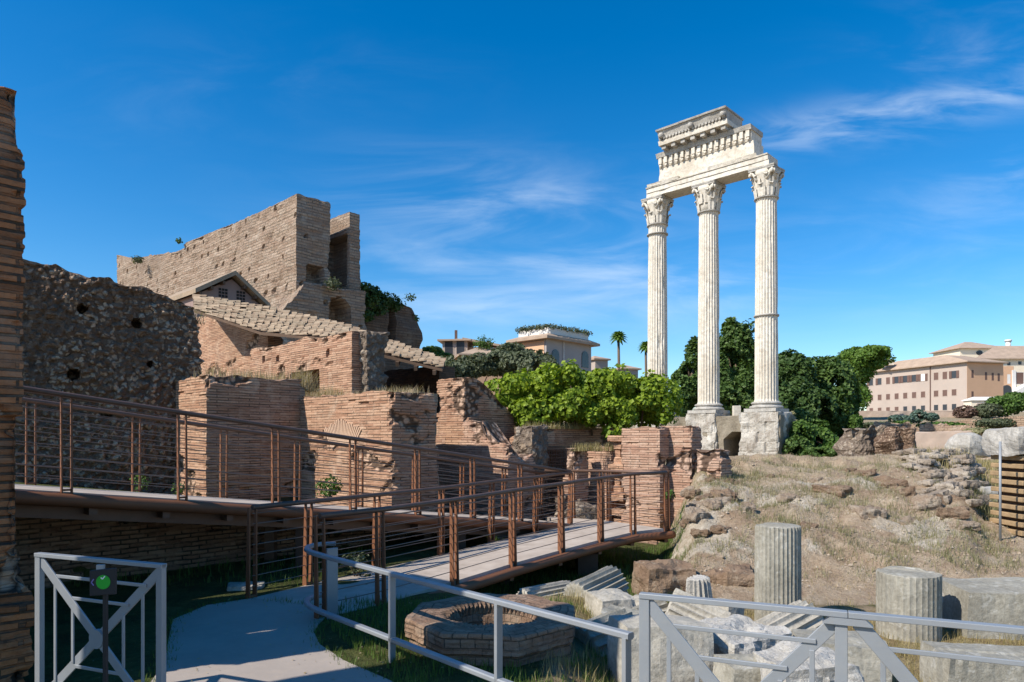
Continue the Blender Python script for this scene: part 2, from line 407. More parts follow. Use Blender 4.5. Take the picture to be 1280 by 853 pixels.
L_DEEP = m_leaf('leaf_deep', (.018, .05, .014), (.085, .14, .032), .22)
L_MID = m_leaf('leaf_mid', (.035, .085, .016), (.12, .20, .035), .3)
L_PINE = m_leaf('leaf_pine', (.055, .12, .015), (.15, .24, .035), .3)
L_VINE = m_leaf('leaf_vine', (.04, .105, .008), (.33, .42, .032), .36)
L_OLIVE = m_leaf('leaf_olive', (.055, .075, .038), (.14, .155, .085), .25)
L_BLUE = m_leaf('leaf_blue_green', (.06, .11, .085), (.14, .2, .15), .25)
L_RED = m_leaf('leaf_reddish', (.10, .06, .05), (.19, .12, .09), .25)
G_GREEN = m_leaf('grass_green', (.05, .10, .02), (.16, .24, .05), .35)
G_DRY = m_leaf('grass_dry', (.22, .18, .07), (.46, .38, .19), .35)
G_SCRUB = m_leaf('scrub', (.15, .155, .07), (.33, .30, .16), .3)
G_STRAW = m_leaf('straw', (.32, .24, .14), (.52, .42, .27), .35)

def m_tiles():
    m, nt, bs = new_mat('old_roof_tiles'); t = NT(nt); ob = t.coord('Object')
    n1 = t.noise(ob, 2.0, 5, .6); n2 = t.noise(ob, 14, 6, .7)
    g = t.n('ShaderNodeNewGeometry')
    col = t.mix(g.outputs['Random Per Island'], (.20, .13, .085), (.44, .325, .22))
    col = t.mix(t.mr(n1, .42, .65, 0, .75), col, (.21, .165, .115))
    col = t.mix(t.mr(n2, .4, .7, 0, .5), col, (.40, .33, .24))
    t.l(col, bs.inputs['Base Color']); bs.inputs['Roughness'].default_value = .9; t.bump(bs, n2, .5, .02); return m
TILES = m_tiles()
def m_ground():
    m, nt, bs = new_mat('ruin_soil'); t = NT(nt); ob = t.coord('Object')
    at = t.n('ShaderNodeVertexColor', layer_name='cover'); sep = t.n('ShaderNodeSeparateColor'); t.l(at.outputs[0], sep.inputs[0])
    b = t.noise(ob, .5, 6, .6, .3); mid = t.noise(ob, 2.4, 7, .68, .5); fine = t.noise(ob, 17, 8, .75); st = t.noise(ob, 45, 4, .7)
    soil = t.ramp(mid, [(.28, (.32, .22, .145)), (.46, (.46, .345, .24)), (.62, (.56, .445, .32)), (.78, (.66, .565, .44))])
    soil = t.mix(t.mr(b, .5, .68, 0, .65), soil, (.50, .43, .325))
    turf = t.ramp(mid, [(.3, (.07, .065, .03)), (.5, (.105, .12, .04)), (.7, (.17, .165, .06))])
    dry = t.ramp(mid, [(.3, (.27, .19, .10)), (.5, (.38, .29, .15)), (.7, (.46, .38, .22))])
    pale = t.ramp(mid, [(.3, (.46, .375, .28)), (.55, (.60, .52, .41)), (.75, (.70, .63, .52))])
    nf = t.math('ADD', mid, -.5)
    k = lambda ch, o=.9: t.mr(t.math('ADD', sep.outputs[ch], t.math('MULTIPLY', nf, o)), .3, .7)
    col = t.mix(k(1), soil, turf); col = t.mix(k(0), col, dry); col = t.mix(k(2, 1.3), col, pale)
    col = t.mix(t.mr(fine, .3, .75, 0, .7), col, t.mix(1.0, col, (.5, .46, .42), 'MULTIPLY'))
    col = t.mix(t.mr(st, .62, .74, 0, .5), col, (.58, .5, .4))
    t.l(col, bs.inputs['Base Color']); bs.inputs['Roughness'].default_value = .98
    bs.inputs['Specular IOR Level'].default_value = .1
    t.bump(bs, t.math('ADD', fine, t.math('MULTIPLY', mid, 1.2)), 1.0, .07); return m
SOIL = m_ground()
PATHM = m_flat('worn_concrete', (.37, .315, .27), .85, 0, .22, 1.3, .2, .2, ((.42, .34, .27), .45))
def m_deck():
    m, nt, bs = new_mat('pale_deck'); t = NT(nt); ob = t.coord('Object')
    n1 = t.noise(ob, 3, 6, .6); n2 = t.noise(ob, 30, 5, .7)
    col = t.ramp(n1, [(.3, (.34, .28, .23)), (.55, (.44, .37, .31)), (.75, (.50, .43, .365))])
    col = t.mix(t.mr(n2, .5, .75, 0, .35), col, (.36, .3, .26))
    t.l(col, bs.inputs['Base Color']); bs.inputs['Roughness'].default_value = .85; t.bump(bs, n2, .2, .01); return m
DECK = m_deck()

# ------------------------------------------------------------------ ruined masonry
def brickd(amp=.011, miss=.05, big=.03, seed=1, row=.055, bw=.28, missd=.03):
    amp *= .36; miss *= .8; missd *= .9
    def f(s, z, p):
        k = floor(z/row+.001); j = floor((s+(k % 2)*bw/2)/bw)
        d = (h01(k, j, seed)-.5)*2*amp + (h01(k, seed, 3)-.5)*amp
        if h01(j, k, seed+7) < miss: d -= missd*h01(k, j, 4)*1.6
        return d+big*MN.noise(p*1.1+Vector((seed*3.1, 0, 0)))
    return f
def rubbled(amp=.12, sc=.16, big=.12, seed=1):
    def f(s, z, p):
        q = p/sc+Vector((seed, 0, 0)); vd = MN.voronoi(q)[0]
        return amp*(.55-vd[0]) + big*MN.noise(p*.9+Vector((seed, 2, 1))) + amp*.3*MN.noise(p*9)
    return f
def smoothd(amp=.02, sc=1.5, seed=1):
    return lambda s, z, p: amp*MN.fractal(p*sc+Vector((seed, 0, 0)), 1.0, 2.0, 4)
def masonry(mb, foot, z0, top, dfun, ds=.09, dz=.0275, holes=(), dense=None, rag=.05, cap=.03, loss=0., chip=.05):
    """one solid with footprint foot (counter-clockwise); top(p) gives the height of its broken upper edge"""
    n = len(foot); foot = [Vector((p[0], p[1], 0)) for p in foot]
    per = []; s = 0.0
    for i in range(n):
        a, b = foot[i], foot[(i+1) % n]; d = b-a; Ln = d.length; d.normalize()
        st = ds if (dense is None or i in dense) else max(ds*4, Ln/6)
        k = max(1, int(round(Ln/st))); nr = Vector((d.y, -d.x, 0))
        pa, pd = foot[i-1], (a-foot[i-1]).normalized(); pn = Vector((pd.y, -pd.x, 0))
        for j in range(k):
            nn = nr if j else (nr+pn)
            if not j: nn = nn/max(.3, nn.dot(nr))
            per.append((a+d*(Ln*j/k), nn, s+Ln*j/k, i, Ln*j/k))
        s += Ln
    m = len(per); tops = []
    for p, nn, ss, i, sl in per:
        tops.append(top(p)+rag*(1.5 if loss else 1)*MN.noise(Vector((p.x*2.3, p.y*2.3, 1.7)))+rag*.6*MN.noise(Vector((p.x*7, p.y*7, 5))))
    zm = max(tops); K = int((zm-z0)/dz)+2; grid = []; lsg = []
    for q, (p, nn, ss, i, sl) in enumerate(per):
        col = []; ls = []
        Ls = (foot[(i+1) % n]-foot[i]).length; edge = min(sl, Ls-sl)
        for k in range(K):
            z = min(z0+k*dz, tops[q]); pz = Vector((p.x, p.y, z)); d = dfun(ss, z, pz); w = 0.
            if loss:
                nn_ = MN.fractal(Vector((pz.x*.9, pz.y*.9, pz.z*1.3))+Vector((z0*7, 3, 1)), 1.0, 2.0, 5)
                w = sstep(1.0-loss, 1.25-loss, nn_*1.5+.5*sstep(.30, 0, tops[q]-z)+.25*sstep(.14, 0, edge)+.25*sstep(.4, 0, z-z0))
                d -= w*(.05+.05*MN.voronoi(pz/.11)[0][0]-.03*MN.noise(pz*14))
                if edge < .05: d -= chip*max(0, h01(floor(z/.055), i, 2)-.45)
            ls.append(w)
            for (hi, a, b, c, e, dep, arch) in holes:
                if hi == i and a < sl < b and z > c:
                    zt = e
                    if arch: zt = e-(b-a)*.5+math.sqrt(max(0, ((b-a)*.5)**2-(sl-(a+b)/2)**2))
                    if z < zt: d -= dep
            col.append(pz+nn*d)
        grid.append(col); lsg.append(ls)
    base = [mb.pts(c) for c in grid]
    if loss:
        for b_, ls in zip(base, lsg):
            for k, w in enumerate(ls): mb.att[b_+k] = w
    for q in range(m):
        q2 = (q+1) % m; s0 = per[q][2]; s1 = per[q2][2] if q2 else s
        for k in range(K-1):
            za, zb = z0+k*dz, z0+(k+1)*dz
            if za >= tops[q] and za >= tops[q2]: continue
            a0, a1 = min(za, tops[q]), min(zb, tops[q]); b0, b1 = min(za, tops[q2]), min(zb, tops[q2])
            mb.face((base[q]+k, base[q2]+k, base[q2]+k+1, base[q]+k+1), ((s0, a0), (s1, b0), (s1, b1), (s0, a1)))
    cen = sum((p[0] for p in per), Vector())/m; prev = [b+K-1 for b in base]
    for fr in (.12, .35, .65):
        ring = []
        for q in range(m):
            p = per[q][0].lerp(cen, fr); t = top(p)*min(1, fr*2)+tops[q]*(1-min(1, fr*2))
            ring.append(Vector((p.x, p.y, t+cap*MN.noise(Vector((p.x*3, p.y*3, 9))))))
        b = mb.pts(ring); cur = [b+q for q in range(m)]
        if loss:
            for q in cur: mb.att[q] = 1.
        for q in range(m):
            q2 = (q+1) % m; f = (prev[q], prev[q2], cur[q2], cur[q]); mb.face(f, tuple((mb.v[i].x, mb.v[i].y) for i in f))
        prev = cur
    c = mb.pts([Vector((cen.x, cen.y, top(cen)))])
    for q in range(m):
        f = (prev[q], prev[(q+1) % m], c); mb.face(f, tuple((mb.v[i].x, mb.v[i].y) for i in f))
def foot_uv(C, Lv, Lu):                  # corner nearest the camera, length along v (shaded side), along u (sunlit side)
    C = Vector((C[0], C[1], 0)); return [C, C+V*Lv, C+V*Lv+U*Lu, C+U*Lu]
def ab(C):                               # coordinates of a point along v and u from C
    C = Vector((C[0], C[1], 0)); return lambda p: ((Vector((p.x, p.y, 0))-C).dot(V), (Vector((p.x, p.y, 0))-C).dot(U))

# ------------------------------------------------------------------ terrain
def ruin_height(x, y):
    q = x/max(y, .1); p = Vector((x, y, 0)); u = p.dot(U); v = p.dot(V)
    z = min(-.42*sstep(.25, 1.3, x-.08*(y-5)), -.55*sstep(7.6, 10.0, y)*sstep(-1.6, .2, x))
    if x < 3:
        t = v-2.0; zt = max(-.25, min(1.02, 1.08-.135*t))
        z = z+(zt-z)*sstep(9.82, 9.95, u)*sstep(11, 8.5, v)
    return z, q
MAIN = [(9.2, -.45), (10.0, -.34), (11.5, .22), (13, .62), (14.5, .92), (17, 1.34)]
RGT = [(9.2, -.45), (11, -.2), (13, .2), (15, .45), (18, .95)]
def mound_w(x, y):
    q = x/max(y, .1); return sstep(.212, .275, q+.02*MN.noise(Vector((x, y, 3))))*sstep(8.9, 9.6, y)
def gz(x, y):
    z, q = ruin_height(x, y)
    if y > 8.8:
        w = mound_w(x, y)
        if w > 0:
            k = sstep(.655, .70, q+.015*MN.noise(Vector((x*2, y*2, 8))))
            hm = lerp_table(MAIN, y)*(1-k)+lerp_table(RGT, y)*k
            p = Vector((x, y, 0)); lump = .13*MN.fractal(p*.9, 1.0, 2.0, 3)+.07*MN.fractal(p*2.6, 1.0, 2.0, 4)
            hm += lump*sstep(9.4, 10.6, y)*sstep(21, 18, y)
            z = z+(hm-z)*w
    if y > 16.5:
        w = sstep(16.8, 21, y)
        zf = lerp_table([(20, 1.0), (26, .55), (45, .55), (60, 1.5), (120, 5.0), (158, 8.2), (240, 9.5), (420, 6), (700, 0)], y)
        zf += 4.5*sstep(26, 46, y)*sstep(0, -9, x)*sstep(400, 200, y)
        z = z+(zf-z)*w
    elif x < -12: z = z+.3
    return z
def build_ground():
    def axis(lo, hi, st, far):
        a = []; x = lo
        while x <= hi+1e-6: a.append(x); x += st
        g = st; x = hi; r = []
        while x < far: g *= 1.28; x += g; r.append(x)
        g = st; x = lo; l = []
        while x > -far: g *= 1.28; x -= g; l.append(x)
        return l[::-1]+a+r
    xs = axis(-10, 15, .1, 2500); ys = axis(2.5, 19, .1, 2500)
    nx = len(xs); vs = []; cols = []
    for y in ys:
        for x in xs:
            z = gz(x, y)
            r = g = b = 0.
            if -12 < x < 17 and 0 < y < 24:
                mw = mound_w(x, y); q = x/max(y, .1)
                p = Vector((x, y, 0)); u = p.dot(U)
                n1 = MN.fractal(p*.8, 1.0, 2.0, 4)
                near = (1-mw)
                r = near*sstep(-.2, .9, x)*sstep(9.6, 8.2, y)*.95          # straw in the right foreground
                g = near*(1-r)*.9
                if mw > .3:
                    g = .42*sstep(.1, .5, MN.noise(p*.55+Vector((3, 1, 0))))*sstep(10, 12, y)
                    b = sstep(.02, .40, n1)*sstep(10.2, 11.3, y)*sstep(15.8, 13.3, y)*.95
                    b = max(b, .6*sstep(.36, .27, q)*sstep(10.5, 11.5, y)*sstep(15, 13, y))
                    r = .55*sstep(.0, .5, MN.noise(p*.4+Vector((9, 4, 0))))*sstep(11.2, 9.4, y)+.35*sstep(13, 15, y)
                z += (.012+.02*mw+.05*b)*MN.fractal(p*4.5, 1.0, 2.0, 3)*(0 if (x < 1 and y < 8.3 and x > -6) else 1)
                if -6 < x < 1 and y < 8.3: z -= .015
            elif y >= 24: r, g = .35, .45
            vs.append((x, y, z)); cols.append((r, g, b, 1))
    fs = [(j*nx+i, j*nx+i+1, (j+1)*nx+i+1, (j+1)*nx+i) for j in range(len(ys)-1) for i in range(nx-1)]
    me = bpy.data.meshes.new('ground'); me.from_pydata(vs, [], fs)
    ca = me.color_attributes.new('cover', 'FLOAT_COLOR', 'POINT')
    ca.data.foreach_set('color', [c for q in cols for c in q])
    me.polygons.foreach_set('use_smooth', [True]*len(fs)); me.materials.append(SOIL); me.update()
    o = bpy.data.objects.new('ground', me); COL.objects.link(o); struct(o, 'dry earth and rubble ground of the ruins with a low bare mound')
build_ground()

def G0(px, py, z=0.0):
    Y = (EYE-z)*F/(py-HZ); return Vector(((px-640)/F*Y, Y, z))
pm = MB()
pp = [G0(*q) for q in ((40, 1250), (120, 950), (205, 830), (216, 775), (258, 757), (316, 748), (420, 760), (400, 777), (392, 790), (400, 806), (430, 826), (490, 852), (540, 880), (640, 950), (800, 1250))]
pm.prism([p+UP*.004-UP*.08 for p in pp], UP*.08)
struct(pm.build('path', PATHM), 'worn grey concrete path leading to the metal ramp')

# ------------------------------------------------------------------ brick ruins, left and middle
def wall_thing(name, label, cat, parts, group=None, mat=None):
    """parts: (part name, masonry kwargs, material); a single part becomes the thing's own mesh"""
    if len(parts) == 1:
        mb = MB(); masonry(mb, **parts[0][1]); f = parts[0][1]['foot'][0]
        return tag(mb.build(name, parts[0][2], origin=(f[0], f[1], parts[0][1]['z0'])), label, cat, group)
    f = parts[0][1]['foot'][0]; root = thing(name, label, cat, (f[0], f[1], parts[0][1]['z0']), group)
    for pn, kw, m in parts:
        mb = MB(); masonry(mb, **kw); mb.build(pn, m, root)
    return root

# near wall end at the left edge, plus an unseen pier added to cast shade
C0 = U*5.949+V*1.157
near_top = lambda p: 4.24+.10*MN.noise(Vector((p.x*3, p.y*3, 0)))
def nd(s, z, p):
    z0_ = z
    d = brickd(.016, .07, .03, 5, .062, .24, .04)(s, z, p)
    if z < 1.7: d += .05*(1.7-z)*0+.03*MN.noise(p*6)
    if 1.05 < z < 1.95: d -= .045
    if z < .95: d += .02+.05*MN.voronoi(p/.16)[0][0]
    return d
wall_thing('brick_wall', 'dark near brick wall end standing at the left edge of the picture', 'wall', [
    ('wall_end', dict(foot=[C0-V*.98, C0, C0+U*.7, C0+U*.7-V*.98], z0=-.05, top=near_top, loss=0.40, dfun=nd, ds=.04, dz=.0155, dense=(0, 1), rag=.07), BR_NEAR),
    ('tall_pier', dict(foot=foot_uv(C0-V*3.5-U*.75, .6, .78), z0=-.05, top=lambda p: 6.7, dfun=brickd(.012, .05, .03, 6, .062, .24), ds=.15, dz=.062, dense=()), BR_NEAR),  # added out of view, sized so its shadow falls across the well head
    ('return_wing', dict(foot=[C0-V*.2+U*.69, C0-V*.01+U*.69, C0-V*.01+U*2.5, C0-V*.2+U*2.5], z0=-.05, top=near_top, dfun=brickd(.012, .05, .03, 7, .062, .24), ds=.2, dz=.062, dense=()), BR_NEAR),
])

# rubble core wall behind the walkway (runs along v)
VC = Vector((.823, .568, 0)); UC = Vector((-.568, .823, 0)); LC = 4.2
CR0 = Vector((-7.04, 15.2, 0))-VC*LC
aR = lambda p: ((Vector((p.x, p.y, 0))-CR0).dot(VC), (Vector((p.x, p.y, 0))-CR0).dot(UC))
def c_top(p):
    a, b = aR(p); return lerp_table([(0, 5.4), (1.0, 5.3), (2.2, 5.1), (3.2, 5.0), (3.9, 4.9), (4.2, 4.7)], a)+.08*MN.noise(Vector((p.x*2, p.y*2, 0)))+.05*MN.noise(Vector((p.x*6, p.y*6, 0)))
rd = rubbled(.14, .11, .12, 3)
def cd(s, z, p):
    d = rd(s, z, p)
    for (a, zz, r) in ((.95, 4.55, .09), (2.05, 4.45, .09), (3.05, 4.25, .10), (1.9, 3.1, .11), (3.3, 3.4, .06), (2.5, 2.3, .10)):
        if hypot(s-a, z-zz) < r: d -= .5
    a, b = aR(p)
    if 0 < s < LC: d -= .0*sstep(2.75+.42*(z-1.9), 3.05+.42*(z-1.9), s)*sstep(3.7, 2.6, z)
    return d
wall_thing('rubble_wall', 'tall dark concrete rubble wall pitted with holes, its brick facing gone', 'wall', [
    ('rubble_wall', dict(foot=[CR0, CR0+VC*LC, CR0+VC*LC+UC*.75, CR0+UC*.75], z0=.4, top=c_top, dfun=cd, ds=.035, dz=.032, dense=(0, 1, 3), rag=.09), RUB)])

A_C = Vector((-6.18, 13.8, 0)); B_C = Vector((-2.29, 13.0, 0))
wall_thing('brick_buttress', 'broad brick buttress with a wide dark side face behind the upper walkway', 'wall', [
    ('brick_buttress', dict(foot=foot_uv(A_C, 2.2, 4.4), z0=.5, top=lambda p: 3.1, loss=0.42, dfun=brickd(.014, .07, .03, 11), ds=.075, dense=(0, 3), rag=.06), BR_WARM)])
wall_thing('brick_buttress', 'square brick buttress with a blocked fan-shaped brick arch on its sunlit face', 'wall', [
    ('pier_block', dict(foot=foot_uv(B_C, 1.16, 3.5), z0=.2, top=lambda p: 2.70, loss=0.36, dfun=brickd(.013, .05, .03, 12), ds=.075, dense=(0, 3), rag=.05), BR_WARM),
    ('earth_fill', dict(foot=foot_uv(B_C+V*1.1+U*.75, .66, 4.6), z0=.5, top=lambda p: 2.78+.06*MN.noise(p*2), dfun=smoothd(.05), ds=.2, dz=.1, dense=(0, 3)), SOIL)])
# fan of long voussoir bricks set in the sunlit face
fan = MB()
fs = along(428, B_C, U); fc = B_C+U*fs+UP*zat(592, B_C.y+fs*.6875)
for k in range(23):
    a = -.62+1.27*k/22
    di = -U*sin(a)+UP*cos(a); p = fc+di*.62; q = fc+di*(1.05+.10*h01(k, 4))
    fan.bar(p-V*.008, q-V*.008, .034, .034, up=V)
fan.build('relieving_arch', m_flat('arch_brick', (.62, .42, .29), .95, 0, .35, 9, .3, .2, ((.42, .26, .17), .5)), bpy.data.objects['brick_buttress.001'])

# rear building under the tiled lean-to
E_C = Vector((-3.99, 17.0, 0)); aE = ab(E_C)
sA = 5.5
E_hole = [along(px, E_C, U) for px in (398, 364)]
eh = (3, sA-E_hole[1], sA-E_hole[0], 1.0, zat(461, 17.9), .72, False)
e_small = [(3, sA-along(411, E_C, U)-.06, sA-along(411, E_C, U)+.06, zat(442, 17.4), zat(436, 17.4), .3, False),
           (3, sA-along(346, E_C, U)-.05, sA-along(346, E_C, U)+.06, zat(449, 19), zat(442, 19), .3, False),
           (3, sA-along(330, E_C, U)-.08, sA-along(330, E_C, U)+.08, zat(449, 19.5), zat(442, 19.5), .3, False),
           (3, sA-along(354, E_C, U)-.06, sA-along(354, E_C, U)+.08, zat(464, 18.9), zat(457, 18.9), .3, False)]
E2 = P(335, 0, 21.4); E2.z = 0
E3 = XY(549, 20.2)
wall_thing('brick_building', 'long ruined brick building with a small dark window under the lean-to roof', 'ruin', [
    ('front_wall', dict(foot=foot_uv(E_C, .8, sA), z0=1.6, top=lambda p: 4.47+.03*sin(p.x*3), loss=0.40, dfun=brickd(.013, .05, .04, 21), ds=.09, dz=.055, dense=(0, 3), holes=[eh]+e_small, rag=.08), BR_WARM),
    ('side_wall', dict(foot=foot_uv(E2, .5, along(232, E2, U)), z0=1.5, top=lambda p: lerp_table([(0, zat(415, 21.4)), (3.4, zat(392, 24))], ab(E2)(p)[1]), loss=0.42, dfun=brickd(.013, .06, .04, 22), ds=.1, dz=.055, dense=(0, 3), rag=.08), BR_WARM),
    ('rubble_end', dict(foot=foot_uv(E_C+V*.25-U*.28, .60, .4), z0=1.6, top=lambda p: 4.50, dfun=rubbled(.13, .15, .1, 5), ds=.04, dz=.04, dense=(0, 3), rag=.12), RUB_PALE),
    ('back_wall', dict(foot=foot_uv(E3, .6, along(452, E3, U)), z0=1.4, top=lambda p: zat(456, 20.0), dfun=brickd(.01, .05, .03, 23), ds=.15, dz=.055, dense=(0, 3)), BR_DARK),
])
def tiled_roof():
    root = thing('lean_to_roof', 'long sagging lean-to roof of weathered clay tiles over the brick building', 'roof', tuple(P(436, 411, 20)))
    T = [0, .3, .6, .72, 1]
    A = [P(241, 368, 24.0), P(340, 386, 22.8), P(436, 409, 21.9), P(478, 424, 21.6), P(556, 451, 21.0)]
    B = [P(243, 387, 21.9), P(327, 415, 20.2), P(425, 423, 18.9), P(468, 440, 18.7), P(553, 460, 18.6)]
    def at(L, t):
        for i in range(4):
            if t <= T[i+1]: return L[i].lerp(L[i+1], (t-T[i])/(T[i+1]-T[i]))
        return L[-1]
    pan = MB(); n = 60
    for i in range(n):
        t0, t1 = i/n, (i+1)/n
        a, b, c, d = at(A, t0), at(B, t0), at(B, t1), at(A, t1)
        pan.hexa([a-UP*.10, b-UP*.10, c-UP*.10, d-UP*.10, a-UP*.03, b-UP*.03, c-UP*.03, d-UP*.03])
    pan.build('roof_boards', WOODY, root)
    tl = MB(); rows = 20; nt = 38
    for r in range(rows):
        w = (r+.5)/rows
        for k in range(nt):
            t0 = k/nt; t1 = (k+1.18)/nt
            p = at(A, t0).lerp(at(B, t0), w); q = at(A, min(t1, 1)).lerp(at(B, min(t1, 1)), w)
            ac = (at(B, t0)-at(A, t0)); wd = ac.length/rows*.40; ac.normalize()
            d = (q-p).normalized(); up = ac.cross(d)
            if up.z < 0: up = -up
            if random.random() < .012: continue
            j = Vector((random.uniform(-1, 1), random.uniform(-1, 1), random.uniform(-1, 1)))*.03
            p = p+j; q = q+j+up*.05
            b = []
            for e, rr in ((p, .82), (q, 1.05)):
                b.append(tl.pts([e+ac*(cos(a)*wd*rr)+up*(sin(a)*wd*1.1*rr) for a in (pi, pi*.75, pi*.5, pi*.25, 0)]))
            for i in range(4): tl.face((b[0]+i, b[0]+i+1, b[1]+i+1, b[1]+i))
            tl.face(tuple(b[1]+i for i in range(5)))
    o = tl.build('roof_tiles', TILES, root)
    rf = MB()
    for px in (455, 475, 497, 520, 543):
        t = lerp_table([(425, .6), (468, .72), (553, 1)], px); rf.bar(at(A, t)-UP*.17, at(B, t)-UP*.17+(at(B, t)-at(A, t)).normalized()*.15, .09, .12)
    rf.build('rafters', WOODY, root)
tiled_roof()

# little gabled house behind the roof
def gable_house():
    ap = P(290, 345, 28); le = P(243, 366, 26.9); re = P(331, 384, 29)
    root = thing('gabled_house', 'small mauve gabled house with two grille vents behind the tiled roof', 'house', (ap.x, ap.y, 3))
    ins = lambda p, k: ap+(p-ap)*k
    l2, r2 = ins(le, .93), ins(re, .93)
    w = MB(); a2 = ap-UP*.14
    w.prism([Vector((l2.x, l2.y, 3)), Vector((r2.x, r2.y, 3)), r2-UP*.1, a2, l2-UP*.1], U*5)
    w.build('wall', MAUVE, root)
    f = -U*.35
    for s, e in (('roof_slope', le), ('roof_slope', re)):
        m = MB(); d = (e-ap).normalized(); e2 = ap+(e-ap)*1.06
        a, b = ap+f, e2+f
        up = UP*.16
        c = [a, b, b+U*5.6, a+U*5.6]
        m.hexa([x-UP*.02 for x in c]+[x+up for x in c]) if s else None
        m.build('roof_slope', TILES, root)
    for k in (-.32, .32):
        v = MB(); c = ap+V*(k*1.15)-UP*1.02-U*.012
        for i in range(3):
            for j in range(7):
                p = c+V*((i-1)*.13)+UP*((j-3)*.13); v.hexa([p+V*x*.045+UP*y*.045+U*z for z in (0, -.02) for x, y in ((-1, -1), (1, -1), (1, 1), (-1, 1))])
        v.build('vent_grille', DARK, root)
    for e in (le, re):
        for k in (.3, .62, .92):
            m = MB(); p = ap+(e-ap)*k-UP*.12; m.bar(p+f*.9, p+U*.2, .10, .12); m.build('purlin_end', WOODY, root)
gable_house()

# middle group of piers and walls
L2 = Vector((-.088, 15.0, 0)); aL2 = ab(L2); L1 = Vector((-1.12, 15.98, 0)); aL1 = ab(L1)
L1b = along(546, L1, U); L1v = along(652, L1, V)
slot = (3, L1b-along(559.5, L1, U), L1b-along(555.5, L1, U), zat(494, 16.2), zat(469, 16.2), .5, False)
wall_thing('brick_wall', 'brick wall with a steep sloping top and a tall slit on its sunlit end, left of the green creeper', 'wall', [
    ('sloping_wall', dict(foot=foot_uv(L1, L1v, L1b), z0=.2, top=lambda p: lerp_table([(0, 3.24), (.35, 3.24), (.7, 3.1), (1.2, 2.75), (1.93, 2.12), (2.2, 2.0)], aL1(p)[0]), loss=0.34, dfun=brickd(.01, .04, .02, 31), ds=.05, dense=(0, 3), holes=[slot], rag=.03), BR_WARM)])
def l2top(p):
    a, b = aL2(p); h = lerp_table([(0, 1.66), (.5, 1.7), (.7, 1.9), (1.0, 2.16), (3, 2.2)], b+.15*MN.noise(p*3)+.1*MN.noise(p*9)); return floor(h/.11+.5)*.11-.25*sstep(.1, .5, a)*sstep(1.1, .8, b)
wall_thing('brick_wall', 'low stepped brick wall with a broken rubble shoulder between the square buttress and the iron gate', 'wall', [
    ('brick_face', dict(foot=foot_uv(L2, .9, 2.5), z0=-.6, top=l2top, loss=0.50, dfun=brickd(.013, .06, .025, 32), ds=.065, dense=(0, 3), rag=.06), BR_PINK),
    ('rubble_shoulder', dict(foot=foot_uv(L2+V*.9+U*.1, .5, .55), z0=.9, top=lambda p: 2.08, dfun=rubbled(.1, .12, .06, 8), ds=.04, dz=.04, dense=(0, 3), rag=.08), RUB_PALE)])
M_C = Vector((.30, 16.0, 0)); aM = ab(M_C)
mh = [along(px, M_C, V) for px in (682, 706)]
wall_thing('brick_wall', 'shaded brick wall under the bright green creeper, with a gateway in it', 'wall', [
    ('brick_wall', dict(foot=foot_uv(M_C, 4.6, .5), z0=-.6, top=lambda p: 2.06, loss=0.45, dfun=brickd(.012, .06, .02, 33), ds=.08, dense=(0,), holes=[(0, mh[0], mh[1], -.5, zat(560, 17), 1.0, False)], rag=.05), BR_WARM)])
def iron_gate():
    g0 = M_C+V*mh[0]-U*.04; L = mh[1]-mh[0]
    root = thing('iron_gate', 'dark iron grid gate closing the gateway in the shaded brick wall', 'gate', (g0.x, g0.y, -.2))
    z1 = zat(561, 17)
    fr = MB()
    fr.bar(g0-UP*.2, g0+UP*z1, .04, .04); fr.bar(g0+V*L-UP*.2, g0+V*L+UP*z1, .04, .04); fr.bar(g0+UP*z1, g0+V*L+UP*z1, .04, .04); fr.bar(g0+UP*.9, g0+V*L+UP*.9, .04, .04)
    fr.build('gate_frame', STEEL_D, root)
    for i in range(1, 8):
        b = MB(); p = g0+V*(L*i/8); b.bar(p-UP*.2, p+UP*z1, .016, .016); b.build('upright_bar', STEEL_D, root)
    h = MB()
    for j in range(9): h.bar(g0+UP*(.98+j*.085), g0+V*L+UP*(.98+j*.085), .012, .012)
    h.build('cross_bars', STEEL_D, root)
iron_gate()
N_C = Vector((1.43, 15.8, 0)); L3 = XY(764, 16.15)
wall_thing('brick_pier', 'narrow brick pier beside the iron gate, half of it in shade', 'wall', [
    ('brick_pier', dict(foot=foot_uv(N_C, .56, along(704, N_C, U)), z0=-.5, top=lambda p: zat(561, 15.8), loss=0.38, dfun=brickd(.008, .04, .01, 34), ds=.05, dense=(0, 3), rag=.03), BR_PINK)])
wall_thing('brick_wall', 'low sunlit brick wall panel with a ledge top, below the creeper', 'wall', [
    ('brick_wall', dict(foot=foot_uv(L3, .3, along(733, L3, U)), z0=-.5, top=lambda p: zat(560, 16.3), loss=0.42, dfun=brickd(.008, .04, .015, 35), ds=.07, dense=(0, 3), rag=.04), BR_PINK)])
K1 = Vector((3.25, 15.0, 0)); kb = along(777, K1, U); TO = K1+U*kb+V*.04
def toothd(s, z, p):
    k = floor(z/.17); return (-.16 if h01(k, 3) < .5 else .05)*(1 if k % 2 else .7)+.03*MN.noise(p*8)+(-.12 if k % 2 else 0)
wall_thing('brick_wall', 'tall sunlit brick wall end with a toothed broken edge, behind the end of the ramp', 'wall', [
    ('brick_face', dict(foot=foot_uv(K1, .40, kb), z0=-.9, top=lambda p: 2.03, loss=0.42, dfun=brickd(.012, .07, .015, 36), ds=.06, dense=(0, 3), rag=.03), BR_PINK),
    ('toothed_edge', dict(foot=foot_uv(TO, .5, along(763, TO, U)), z0=-.7, top=lambda p: 1.85, dfun=toothd, ds=.05, dz=.03, dense=(0, 3), rag=.05), BR_WARM)])
